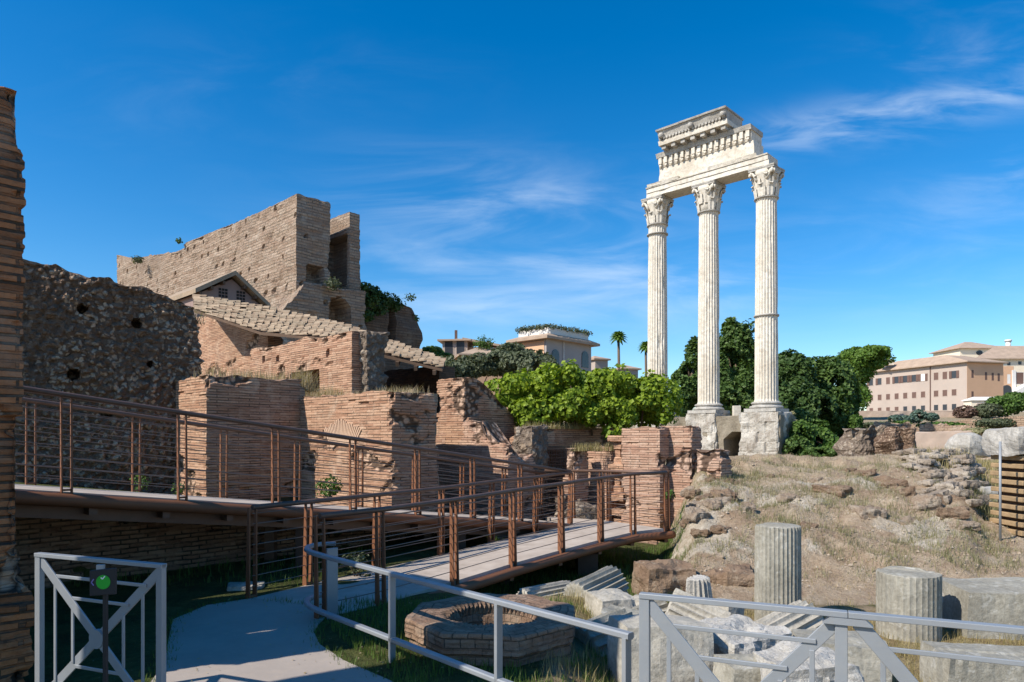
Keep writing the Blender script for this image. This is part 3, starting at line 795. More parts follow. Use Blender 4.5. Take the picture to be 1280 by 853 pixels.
J_C = Vector((4.42, 14.43, 0)); aJ = ab(J_C)
jb = along(837, J_C, U)+.2
jh = [(3, jb-along(856, J_C, U), jb-along(852, J_C, U), zat(581, 14.9), zat(575, 14.9), .25, False)]
jd = brickd(.016, .09, .04, 37, missd=.045)
wall_thing('brick_wall', 'reddish brick wall stepping down into the bare mound below the columns', 'wall', [
    ('tall_end', dict(foot=foot_uv(J_C+U*.68+V*.004, .5, jb-.68), z0=-.9, top=lambda p: 2.07, loss=0.50, dfun=jd, ds=.055, dense=(0, 3), holes=[(3, jb-along(856, J_C, U)-.68+.68, jb-along(852, J_C, U), zat(581, 14.9), zat(575, 14.9), .25, False)], rag=.05), BR_PINK),
    ('low_end', dict(foot=foot_uv(J_C, .5, .66), z0=-.9, top=lambda p: 1.54, loss=0.50, dfun=jd, ds=.055, dense=(0, 3), rag=.07), BR_PINK)])

# retaining wall below the walkway
Rv0 = U*9.78+V*(-1.0)
wall_thing('retaining_wall', 'mossy dark brick retaining wall in the shade below the upper walkway', 'wall', [
    ('retaining_wall', dict(foot=foot_uv(Rv0, 9.4, .25), z0=-.4, top=lambda p: max(.1, min(1.06, 1.12-.135*(p.dot(V)-2.0))), loss=0.50, dfun=brickd(.06, .16, .08, 41, .06, .22, .07), ds=.06, dz=.03, dense=(0,), rag=.06), BR_RET)])

# ------------------------------------------------------------------ far brick hall on the hill
def fard(amp=.12, seed=1, holes=True):
    def f(s, z, p):
        d = amp*MN.fractal(p*.35+Vector((seed, 0, 0)), 1.0, 2.0, 4)+.035*(h01(floor(z/.25), seed)-.5)*2
        if holes:
            i, k = floor(s/1.5), floor(z/1.25)
            cx = (i+.3+.4*h01(i, k, seed))*1.5; cz = (k+.3+.3*h01(k, seed))*1.25
            if h01(i, k, seed, 5) < .34 and abs(s-cx) < .11 and abs(z-cz) < .11: d -= .4
            d -= .10*sstep(.12, .4, MN.fractal(p*.55+Vector((seed, 5, 0)), 1.0, 2.0, 4))+.10*max(0, MN.noise(Vector((s*.8, z*2.2, seed))))
        return d
    return f
def far_hall():
    C = Vector((-15.8, 50, 0)); a1 = ab(C)
    Lv = along(412, C, V); Lu = along(229, C, U)
    W = C+U*Lu+V*.5; aW = ab(W); Ln = along(145, W, U)
    S0 = XY(350, 48.0); aS = ab(S0); Ls = along(458, S0, V)
    G = XY(437, 53.0); Gv = along(450.5, G, V); Gu = along(405, G, U)
    win = (0, along(383, C, V), along(404, C, V), zat(353, 51), zat(331, 51), 1.2, False)
    arch = (0, along(412, S0, V), along(438, S0, V), 5.0, zat(375, 52.3), 2.4, True)
    nic = (3, .15, Gu-along(434, G, U), zat(359, 53.5), zat(294, 53.5), .8, False)
    wdoor = (3, Ln-along(193, W, U), Ln-along(187, W, U), 10, zat(335, 70), 1.0, False)
    stop = lambda p: lerp_table([(0, zat(393, 48)), (1.3, zat(368, 49)), (2.0, zat(356, 49.5)), (Ls, zat(365, 53))], aS(p)[0])
    wall_thing('brick_hall', 'huge roofless brick hall towering on the hill behind the other ruins', 'ruin', [
        ('main_block', dict(foot=foot_uv(C, Lv, Lu), z0=6, top=lambda p: lerp_table([(0, 19.75), (1, 19.6), (10, 19.75), (21, 20.1)], a1(p)[1]), dfun=fard(.16, 1), ds=.2, dz=.2, dense=(0, 3), holes=[win], rag=.12, cap=.1), BR_FAR),
        ('low_wing', dict(foot=foot_uv(W, 2, Ln), z0=8, top=lambda p: lerp_table([(0, 20.1), (2, 19.9), (10, 21.0), (13, 21.2), (Ln-1.5, 21.9), (Ln, 23.0)], aW(p)[1]), dfun=fard(.16, 2), ds=.25, dz=.25, dense=(0, 3), holes=[wdoor], rag=.2, cap=.1), BR_FAR),
        ('arcade', dict(foot=foot_uv(S0, Ls, 2.2), z0=4, top=stop, dfun=fard(.14, 3), ds=.15, dz=.15, dense=(0, 3), holes=[arch], rag=.2, cap=.2), BR_FAR),
        ('tall_pier', dict(foot=foot_uv(G, Gv, Gu), z0=11.5, top=lambda p: 19.4, dfun=fard(.06, 4, False), ds=.1, dz=.15, dense=(0, 3), holes=[nic], rag=.05), BR_FAR)])
    H = XY(452, 54.2); aH = ab(H); Lh = along(524, H, V)
    def hd(s, z, p): return .35*MN.fractal(p*.4, 1.0, 2.0, 4)-.03*abs(z-8)
    wall_thing('ruined_wall', 'dark overgrown ruin wall, rounded at its free end, right of the huge brick hall', 'ruin', [
        ('ruined_wall', dict(foot=foot_uv(H, Lh, 4), z0=4, top=lambda p: lerp_table([(0, 13.9), (Lh*.4, 13.4), (Lh*.8, 13.0), (Lh*.95, 12.5), (Lh, 11.5)], aH(p)[0]), dfun=hd, ds=.2, dz=.2, dense=(0, 1), holes=[(0, along(487, H, V), along(495, H, V), 9, zat(380, 57), 1, True)], rag=.3, cap=.2), BR_FARDARK)])
far_hall()

# ------------------------------------------------------------------ temple: three columns, entablature, podium
TR = Vector((16.1, 43.2, 0))
def flute(k, depth, chips, seed):
    def f(r, z, t):
        ph = (t*k/(2*pi)) % 1.0; g = abs(ph-.5)*2
        c = 1-depth*math.sqrt(max(0, 1-(g/.82)**2)) if g < .82 else 1
        n = MN.fractal(Vector((cos(t)*1.3+seed, sin(t)*1.3, z*.45)), 1.0, 2.0, 4)
        return r*(c-chips*max(0, n-.30))
    return f
def column(i, label):
    c = TR+U*(3.95*i); root = thing('fluted_column', label, 'column', (c.x, c.y, 3.45), 'columns of the ruined temple')
    q = lambda z: Vector((c.x, c.y, z))
    m = MB(); prof = []
    nz = 90
    for k in range(nz+1):
        t = k/nz; z = 4.1+t*12.75; r = .71-.085*t**1.6
        if k == 0 or k == nz: r += .05
        prof.append((r, z))
    m.lathe(q(0), prof, 24*8, flute(24, .085, .22 if i == 2 else .10, i*5.3), smooth=False)
    m.build('shaft', MARBLE, root)
    m = MB(); m.obox(c-V*1.02-U*1.02, V*2.04, U*2.04, 3.45, 3.66)
    n = lambda r, z, t: r*(1-.06*max(0, MN.fractal(Vector((cos(t)*2+i, sin(t)*2, z*3)), 1.0, 2.0, 3)))
    m.lathe(q(0), [(.9, 3.66), (1.0, 3.68), (1.03, 3.75), (1.0, 3.82), (.9, 3.84), (.84, 3.9), (.86, 3.94), (.92, 3.97), (.93, 4.02), (.88, 4.07), (.8, 4.1)], 48, n)
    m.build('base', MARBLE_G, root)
    m = MB()
    rings = {0: (.25,), 1: (.0,), 2: (.0, .42)}[i]
    m.lathe(q(16.85), [(.66, 0), (.74, .03), (.75, .08), (.66, .12)], 48)
    if i == 0: m.lathe(q(9.52), [(.70, -.06), (.765, -.04), (.765, .05), (.70, .07)], 48)
    if i == 2: m.lathe(q(16.2), [(.66, 0), (.745, .03), (.745, .1), (.66, .13)], 48)
    m.build('astragal', MARBLE_G, root)
    m = MB(); z0 = 16.95
    m.lathe(q(z0), [(.62, 0), (.63, .5), (.66, 1.0), (.74, 1.4), (.88, 1.62)], 40)
    for tier, (zz, hh, rr, off) in enumerate(((.02, .75, .64, 0), (.5, .85, .66, .5))):
        for k in range(8):
            a = 2*pi*(k+off)/8; d = Vector((cos(a), sin(a), 0)); sd = Vector((-sin(a), cos(a), 0)); prev = None
            if h01(i, tier, k) < .12: continue
            for t, ro, w in ((0, .02, .22), (.35, .06, .26), (.7, .10, .26), (.92, .17, .22), (1.0, .24, .16), (.9, .27, .08)):
                p = q(z0+zz+hh*t)+d*(rr+ro)
                ring = [p-sd*w, p-sd*w*.5+d*.05, p+d*.02, p+sd*w*.5+d*.05, p+sd*w, p+sd*w*.5-d*.06, p-sd*w*.5-d*.06]
                b = m.pts(ring)
                if prev is not None:
                    for e in range(7): m.face((prev+e, prev+(e+1) % 7, b+(e+1) % 7, b+e))
                prev = b
    for k in range(4):                       # corner volutes under the abacus
        a = pi/4+k*pi/2; d = (V*cos(a)+U*sin(a)).normalized(); sd = d.cross(UP)
        for e in (-1, 1):
            pts = [q(z0+1.0)+d*.72+sd*e*.28, q(z0+1.3)+d*.80+sd*e*.16, q(z0+1.52)+d*.94+sd*e*.09, q(z0+1.55)+d*1.03+sd*e*.07, q(z0+1.42)+d*1.06+sd*e*.07, q(z0+1.34)+d*.98+sd*e*.07]
            m.tube(pts, .10, 6, .07)
    m.build('capital', MARBLE, root)
    m = MB(); pts = []
    for k in range(4):
        a = pi/4+k*pi/2
        for t in range(8):
            b = a+t*(pi/2)/8; e = abs(t/8-0)*2; mid = sin(pi*t/8)
            r = 1.18 if t == 0 else 1.0/max(abs(cos(b-(a+pi/4))), .3)*(.88-.12*mid)
            r = min(r, 1.16)
            pts.append(q(z0+1.62)+(V*cos(b)+U*sin(b))*r)
    m.prism(pts, UP*.12); m.prism([p+(p-q(p.z))*.03+UP*.12 for p in pts], UP*.09)
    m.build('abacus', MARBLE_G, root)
    return root
column(0, 'tall fluted marble column with a dark ring joint low on its shaft, on a bulky pedestal')
column(1, 'fluted marble column standing between the other two tall columns')
column(2, 'fluted marble column with a second ring below its capital, its foot behind the creeper')

def entablature():
    o = TR-V*.72; root = thing('entablature', 'broken marble entablature block resting across the three tall columns', 'entablature', (TR.x, TR.y, 18.8))
    def run(name, s0, s1, z0, z1, pr0, pr1, back, m, seed, rough=.03, ends=(0, 0)):
        """length of moulding from s0 to s1 along u; front projects pr0 at the bottom, pr1 at the top"""
        mb = MB(); n = max(4, int((s1-s0)/.2)); k = 6; grid = []
        for i in range(n+1):
            s = s0+(s1-s0)*i/n; row = []
            for j in range(k+1):
                t = j/k; p = o+U*s-V*(pr0+(pr1-pr0)*t)+UP*(z0+(z1-z0)*t)
                nn = MN.fractal(p*1.1+Vector((seed, 0, 0)), 1.0, 2.0, 4); row.append(p+V*(rough*nn)+UP*(rough*.8*nn if j in (0, k) else 0)+U*(rough*1.5*MN.noise(p*2) if i in (0, n) else 0))
            grid.append(mb.pts(row))
        bk = [mb.pts([o+U*(s0+(s1-s0)*i/n)+V*back+UP*z0, o+U*(s0+(s1-s0)*i/n)+V*back+UP*z1]) for i in range(n+1)]
        for i in range(n):
            for j in range(k): mb.face((grid[i]+j, grid[i]+j+1, grid[i+1]+j+1, grid[i+1]+j))
            mb.face((grid[i]+k, bk[i]+1, bk[i+1]+1, grid[i+1]+k)); mb.face((bk[i], grid[i], grid[i+1], bk[i+1])); mb.face((bk[i], bk[i+1], bk[i+1]+1, bk[i]+1))
        for i in (0, n):
            mb.face(tuple([grid[i]+j for j in range(k+1)]+[bk[i]+1, bk[i]]))
        return mb
    B = 1.44
    a = run('architrave', -.45, 8.35, 18.82, 19.12, 0, .0, B, MARBLE, 1)
    for (z0, z1, pr) in ((19.125, 19.42, .05), (19.425, 19.5, .13)):
        b = run('', -.42, 8.33, z0, z1, pr, pr+.02, B+.02, MARBLE, 2); k = len(a.v); a.v += b.v; a.f += [tuple(i+k for i in f) for f in b.f]; a.uv += b.uv; a.sm += b.sm
    for s0, s1 in ((.3, 3.6), (5.7, 8.2)):
        b = run('', s0, s1, 19.505, 19.68, .14, .2, .6, MARBLE, 3, .05); k = len(a.v); a.v += b.v; a.f += [tuple(i+k for i in f) for f in b.f]; a.uv += b.uv; a.sm += b.sm
    a.build('architrave', MARBLE, root)
    run('frieze', .5, 7.35, 19.505, 20.62, -.02, -.02, B, MARBLE, 4, .06).build('frieze', MARBLE, root)
    d = run('dentil_course', .62, 7.30, 20.625, 20.80, .02, .10, B, MARBLE, 5, .03)
    d2 = run('', .62, 7.30, 20.805, 21.25, .08, .08, B, MARBLE, 6, .02); k = len(d.v); d.v += d2.v; d.f += [tuple(i+k for i in f) for f in d2.f]; d.uv += d2.uv; d.sm += d2.sm
    s = .7
    while s < 7.15:
        if h01(int(s*9), 2) > .08:
            d.obox(o+U*s-V*.24, U*.24, V*.2, 20.83, 21.24)
            d.tube([o+U*(s+.12)-V*.2+UP*20.74, o+U*(s+.12)-V*.1+UP*20.74], .09, 6)
        s += .42
    d.build('dentil_course', MARBLE, root)
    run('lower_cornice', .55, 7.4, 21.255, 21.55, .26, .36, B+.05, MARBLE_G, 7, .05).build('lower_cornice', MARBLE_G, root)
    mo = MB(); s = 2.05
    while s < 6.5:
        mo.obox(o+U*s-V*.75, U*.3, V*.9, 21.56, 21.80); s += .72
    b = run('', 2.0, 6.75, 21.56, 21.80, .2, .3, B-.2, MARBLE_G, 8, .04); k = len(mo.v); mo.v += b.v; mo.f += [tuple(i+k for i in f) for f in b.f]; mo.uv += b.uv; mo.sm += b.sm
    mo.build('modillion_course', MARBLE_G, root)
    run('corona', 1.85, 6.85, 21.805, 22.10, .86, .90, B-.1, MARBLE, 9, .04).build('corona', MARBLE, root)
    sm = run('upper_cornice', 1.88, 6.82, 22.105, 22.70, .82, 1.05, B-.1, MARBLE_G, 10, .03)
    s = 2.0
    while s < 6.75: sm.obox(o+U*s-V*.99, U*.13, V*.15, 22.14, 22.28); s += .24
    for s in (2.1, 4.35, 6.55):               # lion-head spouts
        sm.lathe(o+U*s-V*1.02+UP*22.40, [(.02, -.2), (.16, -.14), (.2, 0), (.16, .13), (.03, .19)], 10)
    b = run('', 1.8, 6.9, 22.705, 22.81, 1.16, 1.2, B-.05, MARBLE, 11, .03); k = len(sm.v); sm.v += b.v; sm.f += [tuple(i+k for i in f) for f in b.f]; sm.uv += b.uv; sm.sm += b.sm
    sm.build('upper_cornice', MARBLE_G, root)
entablature()
PEDM = m_stone('pedestal_stone', (.30, .25, .20), (.48, .44, .38), (.66, .62, .55), sc=1.3, spots=((.22, .18, .14), .7), bump=.9, dist=.06, streaks=((.62, .57, .49), .5))
def blockd(seed):
    def f(s, z, p):
        k = floor((z+.3)/.62); j = floor((s+.5*(k % 2))/1.15); zz = (z+.3)/.62-k; ss = (s+.5*(k % 2))/1.15-j
        e = sstep(.06, .0, min(zz, 1-zz))+sstep(.04, 0, min(ss, 1-ss))
        return .10*(h01(k, j, seed)-.6)-.07*e+.14*MN.fractal(p*1.1+Vector((seed, 0, 0)), 1.0, 2.0, 5)-.14*max(0, MN.noise(p*.8+Vector((0, seed, 0))))
    return f
def podium():
    C = TR-V*1.0-U*1.25; Lu = 12.0; aP = ab(C)
    h0, h1 = along(935, C, U), along(906, C, U)
    arch = (3, Lu-h1, Lu-h0, .2, zat(540, 44), 2.2, True)
    parts = [('tufa_core', dict(foot=foot_uv(C, 2.4, Lu), z0=-.3, top=lambda p: 3.22, dfun=smoothd(.10, 1.2, 4), ds=.14, dz=.12, dense=(0, 3), holes=[arch], rag=.06), TUFA)]
    for i in range(3):
        c = TR+U*(3.95*i)-V*1.22-U*(1.1 if i else 1.25)
        parts.append(('pedestal', dict(foot=foot_uv(c, 2.5, 2.2 if i else 2.5), z0=-.3, top=lambda p: 3.44, dfun=blockd(5+i), ds=.10, dz=.09, dense=(0, 3), rag=.03), PEDM))
    wall_thing('temple_podium', 'pitted stone podium with a dark arched opening, carrying the three columns', 'podium', parts)
    m = MB(); p = XY(920.5, 45.2); m.obox((p.x-.22, p.y-.2), (.44, 0), (0, .4), 3.2, 3.95)
    tag(m.build('marble_block', MARBLE, origin=(p.x, p.y, 3.2)), 'small white marble block upright on the podium edge between two columns', 'stone block')
podium()

# ------------------------------------------------------------------ steel walkway and ramp
def rail_post(p, d, side, h, root, w0=.12, w1=.045):
    """a post: two tapered flat bars either side of the cables"""
    m = MB(); p = Vector(p); d = Vector((d[0], d[1], 0)).normalized(); s = Vector((d.y, -d.x, 0))*side
    for e in (-.046, .046):
        a = p+d*e; m.hexa([a+s*x+d*y+UP*z for z, ww in ((-.06, w0), (h, w1)) for x, y in ((-.02, -.007), (ww-.02, -.007), (ww-.02, .007), (-.02, .007))])
    m.bar(p+UP*.02-d*.045, p+UP*.02+d*.045, .04, .02)
    return m.build('post', CORTEN, root)
def railing(pts, root, side, posts, h=1.02, ncab=8, pw=(.072, .036)):
    top = MB(); top.tube([p+UP*h for p in pts], .03, 8); top.build('handrail', STEEL_D, root)
    for k in range(ncab):
        c = MB(); c.tube([p+UP*(.1+k*(h-.2)/(ncab-1)+.03) for p in pts], .0055, 5); c.build('cable', CABLE, root)
    for p in posts:
        i = min(range(len(pts)-1), key=lambda i: (pts[i].lerp(pts[i+1], .5)-p).length)
        rail_post(p, pts[i+1]-pts[i], side, h, root, *pw)
A0 = Vector((-4.7, 7.2, 0))
wz = lambda t: 1.234-.13*t
wf = lambda t: A0+V*t+UP*wz(t)
WID = 1.55
R1 = wf(9.55)+U*WID
def deck(name, left, right, root, th=.07, m=DECK, name_tube=True):
    mb = MB(); n = len(left)
    b = mb.pts(left+right+[p-UP*th for p in left]+[p-UP*th for p in right])
    L, R_, l, r = b, b+n, b+2*n, b+3*n
    for i in range(n-1):
        mb.face((R_+i, R_+i+1, L+i+1, L+i)); mb.face((l+i, l+i+1, r+i+1, r+i)); mb.face((L+i, L+i+1, l+i+1, l+i)); mb.face((R_+i+1, R_+i, r+i, r+i+1))
    mb.face((R_, L, l, r)); mb.face((L+n-1, R_+n-1, r+n-1, l+n-1))
    mb.build('deck', m, root)
def walkway():
    root = thing('walkway', 'upper sloping steel walkway with rust brown posts, passing in front of the brick buttresses', 'walkway', tuple(A0))
    ts = [-5+i*(8.5+5)/18 for i in range(19)]
    rear = [wf(t)+U*WID for t in ts]; front = [wf(t) for t in ts]
    deck('deck', rear, front, root)
    for nm, e, off in (('edge_beam', front, -U*.03), ('edge_beam', rear, U*.03)):
        m = MB(); m.tube([p+off-UP*.085 for p in e], .075, 10); m.build(nm, CORTEN, root)
    j = MB()
    for t in ts: j.bar(wf(t)-UP*.16, wf(t)+U*WID-UP*.16, .08, .14)
    for o in (.25, 1.3): j.bar(wf(-5)+U*o-UP*.2, wf(8.5)+U*o-UP*.2, .12, .2)
    j.build('joists', STEEL_D, root)
    railing([wf(t) for t in (-5, -.6, 1, 2.5, 4, 5.5, 7, 8.5)], root, 1, [wf(1.175*i) for i in range(-1, 7)], pw=(.058, .032))
    railing([wf(t)+U*WID for t in (-5, -.6, 1, 2.5, 4, 5.5, 7, 8.5, 9.55)], root, -1, [wf(1.175*i)+U*WID for i in range(-1, 9)], pw=(.058, .032))
    for t in (2.9, 5.9):
        p = wf(t)
        for o in (.3, 1.2): m = MB(); m.bar(p+U*o-UP*.25, Vector((p.x, p.y, -.4))+U*o, .14, .14); m.build('support_leg', STEEL_D, root)
walkway()
NEAR = [Vector(p) for p in ((-1.93, 6.85, -.0), (-1.44, 7.44, .0), (-.73, 8.53, .01), (0, 9.56, .045), (.75, 10.5, .08), (1.457, 11.3, .12), (2.12, 12.0, .15), (2.78, 12.3, .165))]
FARR = [Vector(p) for p in ((-2.93, 7.70, .0), (-2.5, 8.39, .0), (-1.85, 9.35, .005), (-1.08, 10.46, .015), (-.34, 11.55, .045), (.436, 12.4, .075), (1.15, 13.38, .11))]
CORN = P(752, 651, 14.2); CORN.z = .10
LEND = R1.copy(); LEND.z = .06
def ramp():
    root = thing('ramp', 'lower gently arched steel ramp rising from the path over the sunken ground', 'ramp', (-2.2, 7.2, 0))
    mb = MB(); top = NEAR+[CORN, LEND]+FARR[::-1]
    lft = FARR+[LEND, CORN.lerp(LEND, .05)]; 
    near2 = NEAR
    lf = [FARR[0], FARR[1], FARR[2], FARR[3], FARR[4], FARR[5], FARR[6], CORN]
    deck('deck', lf, near2, root, th=.09)
    m = MB(); a = FARR[6]; b = m.pts([a, CORN, LEND, a-UP*.09, CORN-UP*.09, LEND-UP*.09]); m.face((b, b+1, b+2)); m.face((b+5, b+4, b+3))
    for i in range(3): m.face((b+(i+1) % 3, b+i, b+3+i, b+3+(i+1) % 3))
    m.build('landing', DECK, root)
    nr = NEAR+[CORN]
    m = MB(); m.tube([p-UP*.10+Vector((.05, -.05, 0)) for p in NEAR]+[NEAR[-1]+Vector((.12, .02, -.10))], .07, 10); m.build('edge_beam', CORTEN, root)
    m = MB(); m.tube([p-UP*.10+Vector((-.04, .04, 0)) for p in FARR], .07, 10); m.build('edge_beam', CORTEN, root)
    j = MB()
    for a, b in zip(lf[1:], near2[1:]): j.bar(a-UP*.17, b-UP*.17, .08, .14)
    j.build('joists', STEEL_D, root)
    railing(NEAR, root, 1, NEAR)
    railing(FARR, root, -1, FARR)
    railing([NEAR[-1], CORN+Vector((.0, -.02, 0)), LEND], root, 1, [CORN, CORN.lerp(NEAR[-1], .12), CORN.lerp(LEND, .5)])
    for px, y, Y, w in ((735, 683, 11.6, .32),):
        m = MB(); p = P(px, y, Y); m.obox((p.x-.17, p.y), (.34, 0), (0, .5), -1.0, -.04); m.build('support_pillar', STEEL_D, root)
    m = MB(); m.bar(Vector((-.2, 10.9, -.06)), Vector((-.2, 10.9, -.9)), .3, .3); m.build('support_pillar', STEEL_D, root)
ramp()

# ------------------------------------------------------------------ grey fences, sign
def bevel(o, w=.004):
    b = o.modifiers.new('bevel', 'BEVEL'); b.width = w; b.segments = 2; b.limit_method = 'ANGLE'; return o
def low_rail():
    root = thing('guard_rail', 'low grey two-rail guard rail with a rounded end, running down beside the brick well head', 'railing', (-1.8, 6.6, 0))
    d = (Vector((.66, 3.79, 0))-Vector((-1.69, 6.3, 0))); L = d.length; d.normalize()
    ps = [Vector(p) for p in ((-1.84, 7.12, 0), (-1.97, 7.10, 0), (-2.04, 7.02, 0), (-2.06, 6.9, 0), (-2.03, 6.75, 0), (-1.95, 6.6, 0), (-1.82, 6.44, 0))]+[Vector((-1.69, 6.3, 0))+d*x for x in (0, L*.25, L*.5, L*.75, L)]
    for z in (.70, .17):
        m = MB(); m.sweep([p+UP*z for p in ps], .055, .04, .008); m.build('rail', GREY, root)
    side = Vector((d.y, -d.x, 0))
    def post(p, n='post'):
        m = MB(); m.bar(p-UP*.05, p+UP*.69, .055, .03, up=d); bevel(m.build(n, GREY, root))
    post(Vector((-1.69, 6.3, 0))+d*1.05)
    post(Vector((-1.69, 6.3, 0))+d*(L-.03)); post(Vector((-1.69, 6.3, 0))+d*(L*.68))
    m = MB(); p = Vector((-1.82, 6.9, 0)); m.bar(p-UP*.05, p+UP*.69, .12, .03, up=d); bevel(m.build('post', GREY, root))
low_rail()
def barrier(p0, p1, H, label, lastpost=True, zb=0.0, gusset=False, firstpost=True):
    p0 = Vector((p0[0], p0[1], zb)); p1 = Vector((p1[0], p1[1], zb)); d = p1-p0; W = d.length; d.normalize(); nrm = Vector((d.y, -d.x, 0))
    root = thing('barrier', label, 'barrier', tuple(p0), 'grey cross-braced barrier panels')
    X = lambda a, z, o=0.: p0+d*a+UP*z+nrm*o
    def bar(nm, a, b, w, t=.012, o=0.):
        m = MB(); m.bar(X(*a, o), X(*b, o), t, w, up=UP if abs(a[1]-b[1]) < 1e-3 else d); bevel(m.build(nm, GREY, root), .003)
    if firstpost: bar('post', (.025, -.05), (.025, H), .05, .035)
    if lastpost: bar('post', (W-.025, -.05), (W-.025, H), .05, .035)
    bar('top_rail', (.0, H-.0125), (W, H-.0125), .026, .045)
    b = .05
    bar('diagonal_brace', (.04, H-.045), (W-.04, b), .062, .012, .004); bar('diagonal_brace', (W-.04, H-.045), (.04, b), .062, .012, -.010)
    f = lambda z: .05+(W-.1)*((H-.06-z)/(H-.06-b))      # where the falling brace is at height z
    for z in (H*.86, H*.73):
        bar('crossbar', (f(z)+.0, z), (W-f(z)-.0, z), .022, .01)
    for z in (H*.17, H*.30):
        a = f(z); bar('crossbar', (W-a+.02, z), (a-.02, z), .022, .01)
    for k in (.155, .30):
        g = lambda x: (H-.06)-(x-.05)/(W-.1)*(H-.06-b)
        for x in (W*k, W*(1-k)):
            z1, z0 = (g(x), H-.06+b-g(x)) if x < W/2 else (H-.06+b-g(x), g(x))
            bar('upright', (x, z0+.02), (x, z1-.02), .022, .01)
    m = MB(); c = X(W/2, (H-.06+b)/2); n = 20; ring = [c+d*(cos(2*pi*k/n)*.062)+UP*(sin(2*pi*k/n)*.062)+nrm*.014 for k in range(n)]
    m.prism(ring, -nrm*.028); m.build('hub_plate', GREY, root)
    if gusset:
        m = MB(); m.prism([X(W-.07, H-.027, .03), X(W+.07, H-.027, .03), X(W+.10, H-.055, .03), X(W-.10, H-.055, .03)], -nrm*.05); m.build('gusset_plate', GREY, root)
barrier((-3.20, 4.60), (-2.13, 4.18), 1.03, 'grey cross-braced barrier standing in shade behind the green arrow sign')
b0, b1 = Vector((.625, 3.34, 0)), Vector((1.445, 2.985, 0)); b2 = b1+(b1-b0)
barrier(b0, b1+(b1-b0).normalized()*.02, 1.045, 'grey cross-braced barrier in front of the heaped marble fragments', True, 0, True)
barrier(b1+(b1-b0).normalized()*.022, b2, 1.045, 'grey cross-braced barrier cut by the right edge of the picture', firstpost=False)
def sign():
    Y = 3.9; p = P(132, 0, Y); zc = zat(726, Y); x = p.x
    root = thing('arrow_sign', 'black sign plate with a green disc and left chevron on a thin black pole', 'sign', (x, Y, 0))
    m = MB(); m.bar((x, Y, -.02), (x, Y, zc-.02), .022, .022); bevel(m.build('pole', BLACK, root), .003)
    m = MB(); m.tube([(x, Y, -.01), (x, Y, .015)], .12, 20); m.build('foot', BLACK, root)
    t = Vector((1, .12, 0)).normalized(); n = Vector((.12, -1, 0)).normalized(); c = Vector((x+.004, Y-.02, zc))
    m = MB(); h, w = .078, .070
    m.prism([c-t*w-UP*h, c+t*w-UP*(h-.006), c+t*w+UP*h, c-t*w+UP*(h-.012)], n*.018); bevel(m.build('plate', BLACK, root), .003)
    f = c+n*.0185
    m = MB(); m.prism([f+t*(.004+cos(2*pi*k/28)*.038)+UP*(sin(2*pi*k/28)*.040) for k in range(28)], n*.002); m.build('green_disc', GREENLED, root)
    m = MB(); e = f+n*.0023
    m.bar(e+t*-.008+UP*.026, e+t*.001+UP*.017, .002, .006, up=t); m.bar(e+t*.001+UP*.017, e+t*.014+UP*.034, .002, .006, up=t); m.build('tick_mark', WHITE, root)
    m = MB(); m.bar(e+t*-.046+UP*.018, e+t*-.058, .002, .005, up=t); m.bar(e+t*-.058, e+t*-.046-UP*.018, .002, .005, up=t); m.build('chevron', VIOLET, root)
    m = MB(); m.bar(c-t*.018+UP*(h-.01), c-t*.018+UP*(h+.018), .04, .02, up=n); m.build('clip', GREY, root)
sign()

# ------------------------------------------------------------------ marble fragments and the well head
def jag(mb, amp, sc, seed=0):
    for i, p in enumerate(mb.v):
        n = MN.fractal(p*sc+Vector((seed, seed*.3, 0)), 1.0, 2.0, 4)
        mb.v[i] = p*(1+amp*n)
def place(mb, name, m, loc, rot, label, cat, group=None):
    o = mb.build(name, m); o.location = loc; o.rotation_euler = rot
    return tag(o, label, cat, group)
FRG = 'marble fragments lying among the ruins'
def drum(r, h, k=20, depth=.10, chips=.12, seed=0, taper=1.0, slant=0., tip=.0, nz=26):
    mb = MB(); fl = flute(k, depth, chips, seed); prof = [(r*.82, 0.0), (r*.97, 0.004)]+[(r*(1-(1-taper)*i/nz), .01+(h-.02)*i/nz) for i in range(nz+1)]+[(r*taper*.97, h-.004), (r*taper*.84, h)]
    mb.lathe((0, 0, 0), prof, k*7, fl, smooth=False)
    for i, p in enumerate(mb.v):
        if p.z > h*.5:
            w = (p.z-h*.5)/(h*.5); p = p+UP*(slant*p.x/r*w)-UP*w*w*.05*max(0, MN.fractal(Vector((p.x*4+seed, p.y*4, 0)), 1.0, 2.0, 3))
        mb.v[i] = p
    return mb
def chunk(sx, sy, sz, amp=.1, sc=1.6, seed=0, n=10, sq=.25):
    """a broken block: rounded box pushed about by noise"""
    bm = bmesh.new(); bmesh.ops.create_cube(bm, size=2); bmesh.ops.subdivide_edges(bm, edges=bm.edges[:], cuts=n, use_grid_fill=True)
    mb = MB(); bm.verts.ensure_lookup_table()
    for v in bm.verts:
        p = v.co.copy(); p = p.lerp(p.normalized()*1.25, sq)
        q = Vector((p.x*sx, p.y*sy, p.z*sz))/2
        nn = MN.fractal(q*sc+Vector((seed*1.7, seed, 3)), 1.0, 2.0, 5); c = MN.voronoi(q*sc*1.8+Vector((seed, 0, 0)))[0]
        mb.v.append(q+p.normalized()*(amp*(nn*.8+(c[0]-.4)*.5)))
    for f in bm.faces: mb.face(tuple(v.index for v in f.verts))
    bm.free(); return mb
def at(px, py, Y, dz=0): 
    p = P(px, py, Y); return (p.x, p.y, p.z+dz)
place(drum(.265, 1.28, 34, .045, .05, 1, .98, .0), 'column_drum', FRAG, at(972, 790, 8.15, .0), (0, 0, .3), 'tall upright fluted grey column drum standing at the foot of the mound', 'column fragment', FRG)
